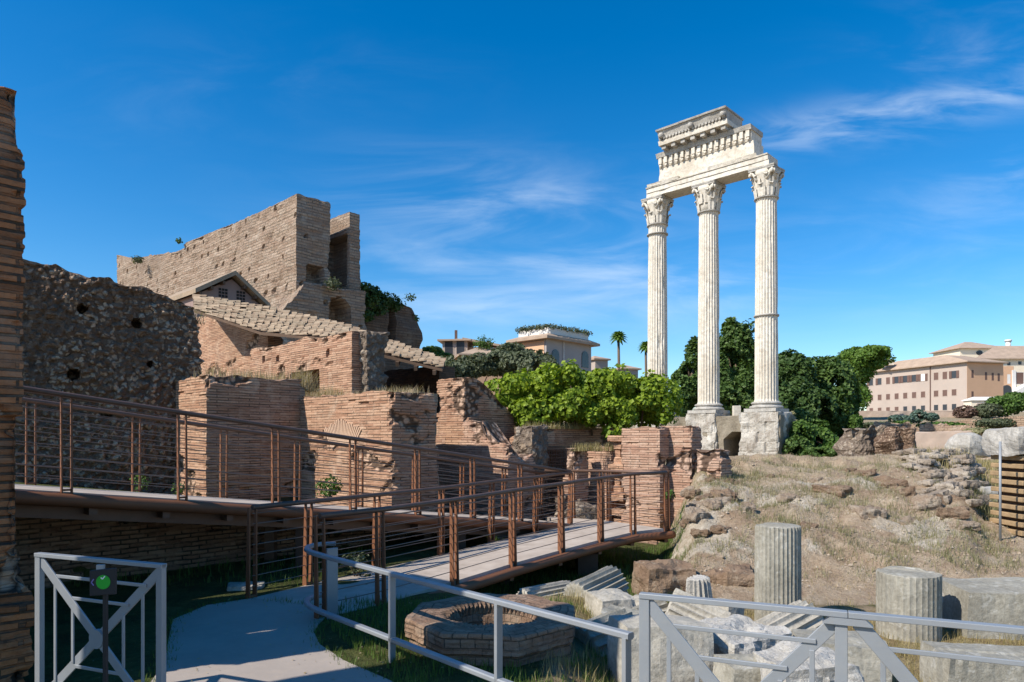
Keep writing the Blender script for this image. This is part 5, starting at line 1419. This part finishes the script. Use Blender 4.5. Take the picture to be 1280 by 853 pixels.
ivy('dark ivy fringe along the top of the dark ruin wall', [tuple(P(456+i*7, 362+i*3+(i % 2)*4, 54+i*.5)) for i in range(6)]+[tuple(P(462, 378, 53.8)), tuple(P(458, 395, 53.6)), tuple(P(474, 388, 54.5))], .75, 2600, .26, L_DEEP)
small_plant('ivy clump on the free end of the dark ruin wall', tuple(P(517, 404, 58.6)), .5, 260, .2, L_MID)
small_plant('green tuft on the far hall ledge above the arch', tuple(P(416, 362, 50.5)), .6, 260, .2, L_OLIVE)
small_plant('tuft on the far hall roofline where its tall and low walls meet', tuple(P(224, 305, 64)), .35, 120, .2, L_DARK)
small_plant('tuft hanging on the low far wall', tuple(P(172, 330, 71.3)), .6, 200, .22, L_OLIVE)
def brush(label, c, r, n, m):
    c = Vector(c); tag(blades([c+Vector((VR.gauss(0, r), VR.gauss(0, r), 0)) for _ in range(n)], r*3, .014, .9).build('dry_brush', m, origin=tuple(c)), label, 'plant')
brush('tangle of dry brush under the dark window of the ruined building', tuple(P(376, 489, 15.9)), .16, 420, G_STRAW)
brush('dry grass clump on the rubble wall above the broad buttress', tuple(P(236, 405, 15.4)), .12, 180, G_SCRUB)

# ------------------------------------------------------------------ far buildings
def wallbox(m, a, d, L, dep, z0, z1, nrm):
    m.obox(a, d*L, -nrm*dep, z0, z1)
def window(root, a, d, nrm, s, z, w, h, m=GLASS, shut=0, frame=None):
    f = MB(); c = a+d*s+UP*z
    f.hexa([c+d*x+UP*y+nrm*o for o in (-.1, .04) for x, y in ((-w/2-.12, -h/2-.12), (w/2+.12, -h/2-.12), (w/2+.12, h/2+.12), (-w/2-.12, h/2+.12))])
    o = f.build('window', frame or CREAM, root)
    g = MB(); g.hexa([c+d*x+UP*y+nrm*q for q in (.0, .07) for x, y in ((-w/2, -h/2), (w/2, -h/2), (w/2, h/2), (-w/2, h/2))]); g.build('pane', m, o)
    for e in ((-1, 1) if shut == 2 else (1,) if shut == 1 else ()):
        k = MB(); q = c+d*(e*(w/2+w*.3)); k.hexa([q+d*x+UP*y+nrm*t for t in (.03, .13) for x, y in ((-w*.28, -h/2), (w*.28, -h/2), (w*.28, h/2), (-w*.28, h/2))]); k.build('shutter', SHUT, o)
def palace():
    A = Vector((106.6, 160, 0)); Bp = Vector((97.1, 187, 0)); d = (Bp-A); L = d.length; d.normalize(); nrm = Vector((-d.y, d.x, 0))
    if nrm.x > 0: nrm = -nrm
    d2 = Vector((1, .26, 0)).normalized(); n2 = Vector((d2.y, -d2.x, 0)); L2_ = 10.8
    root = thing('palace', 'long pink three-storey palace with rows of shuttered windows and a tiled roof', 'building', tuple(A))
    m = MB(); z1 = 19.6
    m.prism([Vector((p.x, p.y, 6)) for p in (A, Bp, Bp+d2*10.7, A+d2*10.7)], UP*(z1-6)); m.build('wall', PINKST, root)
    s = MB(); s.prism([Vector((p.x, p.y, 6.0)) for p in (A+d2*.0+n2*.05, A+d2*L2_+n2*.05, A+d2*L2_-n2*2, A-n2*2+d2*.2)], UP*(z1-6.1)); s.build('side_wall', ORNG, root)
    r = MB(); e = .9; q = [A+nrm*e+n2*e, Bp+nrm*e+d*e, Bp+d2*11.4+d*e, A+d2*(L2_+.6)+n2*e]; ctr = sum(q, Vector())/4
    top = [p.lerp(ctr, .55) for p in q]
    b = r.pts([p+UP*z1 for p in q]+[p+UP*(z1+.25) for p in q]+[p+UP*(z1+2.6) for p in top])
    for i in range(4):
        j = (i+1) % 4; r.face((b+i, b+j, b+4+j, b+4+i)); r.face((b+4+i, b+4+j, b+8+j, b+8+i))
    r.face((b+8, b+9, b+10, b+11)); r.face((b+3, b+2, b+1, b)); rf = r.build('roof', TILE_FAR, root)
    for px, w, h in ((1112, 2.2, 1.5), (1160, 1.6, 1.2), (1176, 4.5, 2.2), (1195, 3, 2)):
        p = XY(px, 178)+UP*(z1+1.3); k = MB(); k.obox((p.x-w/2, p.y), (w, 0), (0, 3), p.z, p.z+h); k.build('roof_house', CREAM, rf)
    p = XY(1100, 186); k = MB(); k.obox((p.x-1.2, p.y), (2.4, 0), (0, 2), z1+.4, z1+2.6); k.build('blue_net', BLUEF, rf)
    cols = [1089, 1099.5, 1110, 1120.7, 1131.5, 1142.5, 1153.7, 1170, 1181, 1192.5]
    sh = [1, 1, 0, 2, 2, 2, 2, 0, 0, 2]
    for px, k in zip(cols, sh):
        s_ = along(px, A, d)
        window(root, A, d, nrm, s_, 17.0, 1.15, 1.75, SHUT if k == 0 else GLASS if px != 1153.7 else WHITEW, k, PINKST)
        window(root, A, d, nrm, s_, 12.75, 1.15, 1.45, SHUT, 0, PINKST)
        window(root, A, d, nrm, s_, 9.3, 1.1, 1.35, SHUT if px < 1130 else GLASS, 0, PINKST)
    for x, z in ((1.6, 16.9), (1.6, 11.9), (5.6, 16.5), (7.6, 16.4), (9.4, 16.3)): window(root, A, d2, n2, x, z, .62, 1.8, SHUT, 0, ORNG)
    k = MB(); k.bar(A+d*along(1163, A, d)+nrm*.12+UP*7, A+d*along(1163, A, d)+nrm*.12+UP*19.5, .16, .16); k.build('drainpipe', SHUT, root)
palace()
BR_OLD = m_brick('brick_old_far', (.52, .38, .27), (.38, .25, .17), (.40, .31, .23), row=.16, bw=.6, ms=.02, stain=(.27, .19, .13), stain_amt=.7, pale=(.58, .48, .37), pale_amt=.6, bump=1.0, bdist=.1, sc=.4, voids=.8)
def simple_house(name, label, a, d, L, dep, z0, z1, wallm, wins, roofh=1.5, eave=.6, roofm=None, cat='building', flat=False):
    d = Vector((d[0], d[1], 0)).normalized(); a = Vector((a[0], a[1], 0)); nrm = Vector((d.y, -d.x, 0)); 
    root = thing(name, label, cat, (a.x, a.y, z0)); bk = -nrm*dep
    m = MB(); m.obox(a, d*L, bk, z0, z1); m.build('wall', wallm, root)
    q = [a+nrm*eave-d*eave, a+d*(L+eave)+nrm*eave, a+d*(L+eave)+bk-nrm*eave, a+bk-nrm*eave-d*eave]
    r = MB()
    if flat: r.prism([p+UP*z1 for p in q], UP*.25)
    else:
        ctr = sum(q, Vector())/4; rd = d*max(0, (L-dep)/2); tops = [ctr-rd, ctr+rd, ctr+rd, ctr-rd] if L > dep else [ctr]*4
        b = r.pts([p+UP*z1 for p in q]+[p+UP*(z1+.18) for p in q]+[p+UP*(z1+roofh) for p in tops])
        for i in range(4):
            j = (i+1) % 4; r.face((b+i, b+j, b+4+j, b+4+i)); r.face((b+4+i, b+4+j, b+8+j, b+8+i))
        r.face((b+3, b+2, b+1, b))
    r.build('roof', roofm or TILE_FAR, root)
    for s, z, w, h, k in wins: window(root, a, d, nrm, s, z, w, h, GLASS if k != 3 else SHUT, k if k < 3 else 0, wallm)
    return root, a, d, nrm, bk
def church():
    a = P(1200, 0, 205); t = simple_house('church_block', 'cream attic block with an oval window and hipped roof, above the pink palace', (a.x, a.y), (1, .06), 14, 12, 10, zat(436, 205), CREAM, [], 2.9, .9)
    root, A, d, n, bk = t; m = MB(); c = A+d*6+n*.12+UP*zat(441, 205)
    m.prism([c+d*(cos(k*pi/10)*1.0)+UP*(sin(k*pi/10)*.7) for k in range(20)], -n*.2); m.build('oval_window', GLASS, root)
    k = MB(); q = P(1260, 429, 212); k.tube([q-UP*3, q+UP*.4], .7, 10); k.tube([q+UP*.4, q+UP*1.0], .95, 10); k.build('chimney', WHITEW, root)
    b = P(1236, 0, 190); Lb = 26
    A = Vector((b.x, b.y, 0)); d = Vector((1, .02, 0)).normalized(); n = Vector((d.y, -d.x, 0))
    root = thing('church', 'cream church front with a low gabled roof, cut by the right edge of the picture', 'church', (A.x, A.y, 8))
    zt = zat(452, 190); zr = zat(430, 190)
    zt = zat(448, 190); m = MB(); m.obox(A, d*Lb, -n*14, 7, zt); m.build('wall', CREAM, root)
    r = MB(); b_ = r.pts([A-d*4.5+n*.9+UP*(zt-.1), A+d*(Lb+1)+n*.9+UP*(zt+.1), A+d*(Lb+1)-n*7+UP*(zr+.4), A+d*7-n*7+UP*(zr+.4), A-d*4.5+n*.9+UP*(zt-.45), A+d*(Lb+1)+n*.9+UP*(zt-.25), A+d*(Lb+1)-n*7+UP*zr, A+d*7-n*7+UP*zr]); [r.face(tuple(b_+i for i in f)) for f in ((0, 1, 2, 3), (7, 6, 5, 4), (0, 4, 5, 1), (1, 5, 6, 2), (2, 6, 7, 3), (3, 7, 4, 0))]; r.build('roof', TILE_FAR, root)
    o = MB(); o.obox(A+d*2.3+n*.06, d*4.6, -n*.4, 7.2, zat(458, 190)); o.build('pilaster_panel', ORNG, root)
    for px, py, w, h in ((1247, 457, .9, .9), (1261, 455, .9, .9), (1275, 454, .9, .9)): window(root, A, d, n, (px-1236)/F*190, zat(py, 190), w, h, GLASS, 0, CREAM)
    window(root, A, d, n, (1275-1236)/F*190, zat(473, 190), 2.0, 3.2, SHUT, 0, WHITEW); window(root, A, d, n, (1261-1236)/F*190, zat(474, 190), .9, 2.6, WHITEW, 0, ORNG)
    for px in (1250, 1267, 1284):
        f = MB(); f.obox(A+d*((px-1236)/F*190-.5)+n*.3, d*1.0, -n*.4, 7.2, zat(463, 190)); f.build('pilaster', WHITEW, root)
    m = MB(); c = A+d*((1249-1236)/F*190)+n*3; m.prism([c+d*(cos(k*pi/12)*1.3)+UP*(zat(495, 188)+1.5+sin(k*pi/12)*1.4) for k in range(13)]+[c-d*1.3+UP*7.5, c+d*1.3+UP*7.5], -n*.6); m.build('porch_arch', GLASS, root)
    s = MB(); s.prism([A+d*1.6+n*2.8+UP*7, A+d*20+n*2.8+UP*7, A+d*20+n*2.8+UP*zat(478, 190), A+d*9.5+n*2.8+UP*zat(480, 190), A+d*5.4+n*2.8+UP*zat(490, 190), A+d*1.6+n*2.8+UP*zat(494, 190)], -n*2.7); s.build('stairway', WHITEW, root)
    a = P(1214, 0, 150); root, A, d, n, bk = simple_house('garden_house', 'low white garden building with two arches beside the pink palace', (a.x, a.y), (1, .0), 7.2, 2.6, 6, zat(501, 150), CREAM, [], .9, .3, WHITEW)
    for s in (1.9, 5.2):
        m = MB(); c = A+d*s+n*.06; m.prism([c+d*(cos(k*pi/10)*1.05)+UP*(zat(509, 150)+sin(k*pi/10)*1.0) for k in range(11)]+[c-d*1.05+UP*6.2, c+d*1.05+UP*6.2], -n*.1); m.build('blind_arch', PINKST, root)
church()
def villa():
    C = Vector((3.78, 75, 0)); zt = zat(424, 75); aL = along(644, C, U); aR_ = along(739, C, V)
    root = thing('villa', 'grey and orange villa with arched windows and a planted roof terrace', 'building', tuple(C))
    m = MB(); m.obox(C, V*aR_, U*aL, 5, zt); m.build('wall', GREYST, root)
    m = MB(); m.obox(C-V*.06+U*.3, U*(aL-.3), V*.3, 5, zt-.1); m.build('side_wall', ORNG, root)
    r = MB(); e = .75; r.prism([C-V*e-U*e+UP*zt, C+V*(aR_+e)-U*e+UP*zt, C+V*(aR_+e)+U*(aL+e)+UP*zt, C-V*e+U*(aL+e)+UP*zt], UP*.28)
    q = [C-V*.75-U*.75, C+V*(aR_+.75)-U*.75, C+V*(aR_+.75)+U*(aL+.75), C-V*.75+U*(aL+.75)]; c = sum(q, Vector())/4; tp = [p.lerp(c, .28) for p in q]
    b = r.pts([p+UP*(zt+.281) for p in q]+[p+UP*(zt+.75) for p in tp])
    for i in range(4): j = (i+1) % 4; r.face((b+i, b+j, b+4+j, b+4+i))
    r.face((b+4, b+5, b+6, b+7)); rf = r.build('roof', TILE_FAR, root)
    pl = MB()
    for i in range(4): pl.bar(tp[i]+UP*(zt+1.0), tp[(i+1) % 4]+UP*(zt+1.0), .3, .7)
    pl.build('terrace_parapet', WHITEW, rf)
    bl = [];
    for i in range(4):
        for k in range(6): p = tp[i].lerp(tp[(i+1) % 4], (k+.3)/6); bl.append((p.x, p.y, zt+1.5, .85, .85, .38, 1))
    leaves(bl, 3600, .22, .5, .9, .2).build('roof_garden', L_OLIVE, rf)
    for s, zc in ((along(694, C, V), 447), (along(731, C, V), 449)):
        w = MB(); c = C+V*s-U*.08+UP*zat(zc-3, 75+s*.7262); hw = .62
        w.prism([c+V*(cos(k*pi/10)*hw)+UP*(sin(k*pi/10)*hw) for k in range(11)]+[c-V*hw-UP*1.3, c+V*hw-UP*1.3], U*.12); w.build('arched_window', GLASS, root)
    w = MB(); s = along(664, C, U); c = C+U*s-V*.12+UP*zat(441, 75+s*.6875); w.prism([c+U*(cos(k*pi/10)*.45)+UP*(sin(k*pi/10)*.45) for k in range(11)]+[c+U*-.45-UP*.5, c+U*.45-UP*.5], V*.1); w.build('arched_window', GLASS, root)
    k = MB(); s = along(704, C, V); k.bar(C+V*s-U*.1+UP*(zt-3.5), C+V*s-U*.1+UP*zt, .1, .1); k.build('drainpipe', WHITEW, root)
    # lower wing with a long tiled roof
    a = XY(580, 74); root, A, d, n, bk = simple_house('annex', 'low villa annex with a long sloping tiled roof, half behind the bushes', (a.x, a.y), (1, .25), 5.6, 4, 5, zat(445, 74), ORNG, [], 1.3, .6)
    a = XY(553, 78); zt = zat(427, 78)
    root, A, d, n, bk = simple_house('small_house', 'small house with large dark windows and a flat tiled roof beyond the lean-to', (a.x, a.y), (1, -.10), 2.9, 4, 6, zt, PINKST, [(.75, zat(435, 78), .9, 1.5, 0), (2.1, zat(434, 78), .9, 1.6, 0)], .5, .5)
    m = MB(); m.obox(A+d*2.9-n*.6, d*4.8, -n*3, 6, zat(434, 78)); m.prism([A+d*2.4+n*.5+UP*(zt+.1), A+d*2.4+n*.5+UP*(zt+.35), A+d*7.2+n*.2+UP*zat(433, 78), A+d*7.2+n*.2+UP*(zat(433, 78)-.25)], -n*4); m.build('side_wing', TILE_FAR, root)
    k = MB(); q = A+d*1.4-n*1; k.bar(q+UP*zt, q+UP*(zt+1.4), .3, .3); k.build('chimney', SHUT, root)
    small_plant('roof terrace shrubs on the low wing between the small house and the villa', tuple(P(604, 440, 76)), 1.2, 600, .22, L_MID)
    a = XY(744, 90); simple_house('cottage', 'pink cottage roof peeping over the creeper right of the villa', (a.x, a.y), (1, .4), 1.9, 4, 4, zat(450, 90), PINKST, [], .8, .3)
    a = XY(779, 100); simple_house('cottage', 'small dark gabled roof just above the creeper, left of the left column', (a.x, a.y), (1, .3), 2.4, 4, 4, zat(462, 100), GREYST, [], .9, .4)
villa()

# right middle distance: old walls, ruins, shrubs
def longwall(name, label, px0, Y0, px1, Y1, pyt0, pyt1, z0, m, amp=.05, th=.6):
    a, b = XY(px0, Y0), XY(px1, Y1); d = (b-a).normalized(); n = Vector((-d.y, d.x, 0)); L = (b-a).length
    za, zb = zat(pyt0, Y0), zat(pyt1, Y1); f = [a, b, b+n*th, a+n*th]
    wall_thing(name, label, 'wall', [(name, dict(foot=f, z0=z0, top=lambda p: za+(zb-za)*max(0, min(1, (p-a).dot(d)/L)), dfun=smoothd(amp, .6, 3), ds=max(.15, L/60), dz=.25, dense=(0,), rag=amp*1.5), m)])
longwall('garden_wall', 'long pale garden wall below the windows of the pink palace', 1066, 132, 1206, 128, 514, 514, 3, PINKW, .1)
longwall('ruined_wall', 'long old brick wall in the middle distance right of the ruined piers', 1062, 66, 1282, 54, 536, 522, .5, BR_OLD, .14)
longwall('garden_wall', 'low smooth pink wall panel behind the round boulder', 1130, 42, 1240, 40, 541, 538, .3, PINKW, .06)
longwall('ruined_wall', 'low broken brick wall stretch standing above the smooth pink panel', 1150, 52, 1212, 50, 531, 533, .5, BR_OLD, .25)
longwall('ruined_wall', 'short brick ruin wall right above the striped rubble pier', 1092, 58, 1140, 57, 529, 532, .5, BR_OLD, .25)
for lab, px0, px1, Y, pt, m in (('broken rubble pier with pale torn faces behind the mound, next to the green shrub', 1064, 1112, 30, 536, RUB_PALE), ('dark striped rubble pier behind the mound', 1120, 1149, 28, 535, RUB)):
    c = XY(px1, Y); w = (px1-px0)/F*Y
    wall_thing('rubble_pier', lab, 'ruin', [('rubble_pier', dict(foot=[c-Vector((w, 0, 0)), c, c+Vector((.1, 1.2, 0)), c+Vector((-w, 1.2, 0))], z0=.2, top=lambda p: zat(pt, Y), dfun=lambda s, z, p: rubbled(.22, .4, .2, px0)(s, z, p)+.16*sin(p.x*7+MN.noise(p)*2), ds=.07, dz=.09, dense=(0, 1), rag=.25), m)])
place(chunk(1.5, 1.2, .85, .13, 1.2, 41, 12, .7), 'boulder', MARBLE_G, at(1212, 558, 29), (0, .1, .3), 'round pale boulder in front of the smooth pink wall', 'boulder')
place(chunk(.75, .5, .2, .06, 2.5, 43, 8, .2), 'stone_slab', FRAG_W, at(1238, 616, 14.8), (0, .03, .1), 'white stone slab left of the laminated brick stump', 'stone slab')
place(chunk(.7, .5, .16, .05, 2.5, 44, 8, .2), 'stone_slab', MARBLE_G, at(1238, 628, 14.6), (0, -.03, .3), 'dark grey slab under the white slab by the brick stump', 'stone slab')
tree('bush', 'round green bush below the church stairway', 'shrub', (92, 128, 4), [blob(1268, 503, 128, 44, 30, 3), blob(1250, 508, 127, 30, 24, 2.5)], 5000, .55, L_MID, .2, .35, .25)
tree('bush', 'dark reddish bush by the corner of the garden wall', 'shrub', (84, 126, 4), [blob(1207, 515, 126, 26, 16, 2)], 1500, .5, L_RED, .15, .4, .3)
tree('bush', 'dull green bush between the reddish bush and the round bush', 'shrub', (87, 125, 4), [blob(1232, 513, 125, 34, 18, 2)], 2000, .5, L_OLIVE, .15, .4, .3)
for i, (px, py, w, h, lab) in enumerate(((1118, 524, 15, 10, 'leftmost blue green oleander below the garden wall'), (1132, 525, 16, 10, 'paler blue green oleander, second of the row'), (1148, 521, 18, 16, 'tallest blue green oleander in the row'), (1164, 522, 20, 11, 'wide blue green oleander at the right end of the row'))):
    tree('oleander', lab, 'shrub', (XY(px, 104).x, 104, 3.4), [blob(px, py, 104, w, h, 1)], 900, .4, L_BLUE, .1, .4, .4, 'oleanders below the palace')
tree('bush', 'yellow green bush at the left foot of the long old wall', 'shrub', (XY(1072, 60).x, 60, 2), [blob(1070, 530, 60, 16, 24, .8)], 900, .28, L_MID, .08, .4, .5)

for i, (px, py, w, h, Y, m, lab) in enumerate(((1095, 532, 46, 9, 62, L_OLIVE, 'low grey green bush row along the old brick wall, above the torn rubble pier'), (1180, 532, 60, 9, 54, L_MID, 'low green bush on the old brick wall above the smooth pink panel'), (1245, 529, 50, 12, 55, L_OLIVE, 'dull green bush behind the round boulder'), (1128, 531, 26, 12, 66, L_MID, 'small green bush between the two ruin walls'), (1222, 540, 40, 9, 41, G_SCRUB, 'dry scrub along the right end of the smooth pink panel'))):
    tree('bush', lab, 'shrub', (XY(px, Y).x, Y, 1.0), [blob(px, py, Y, w, h, 1)], 1400, .24, m, .06, .4, .6, None, None, 3, .3)
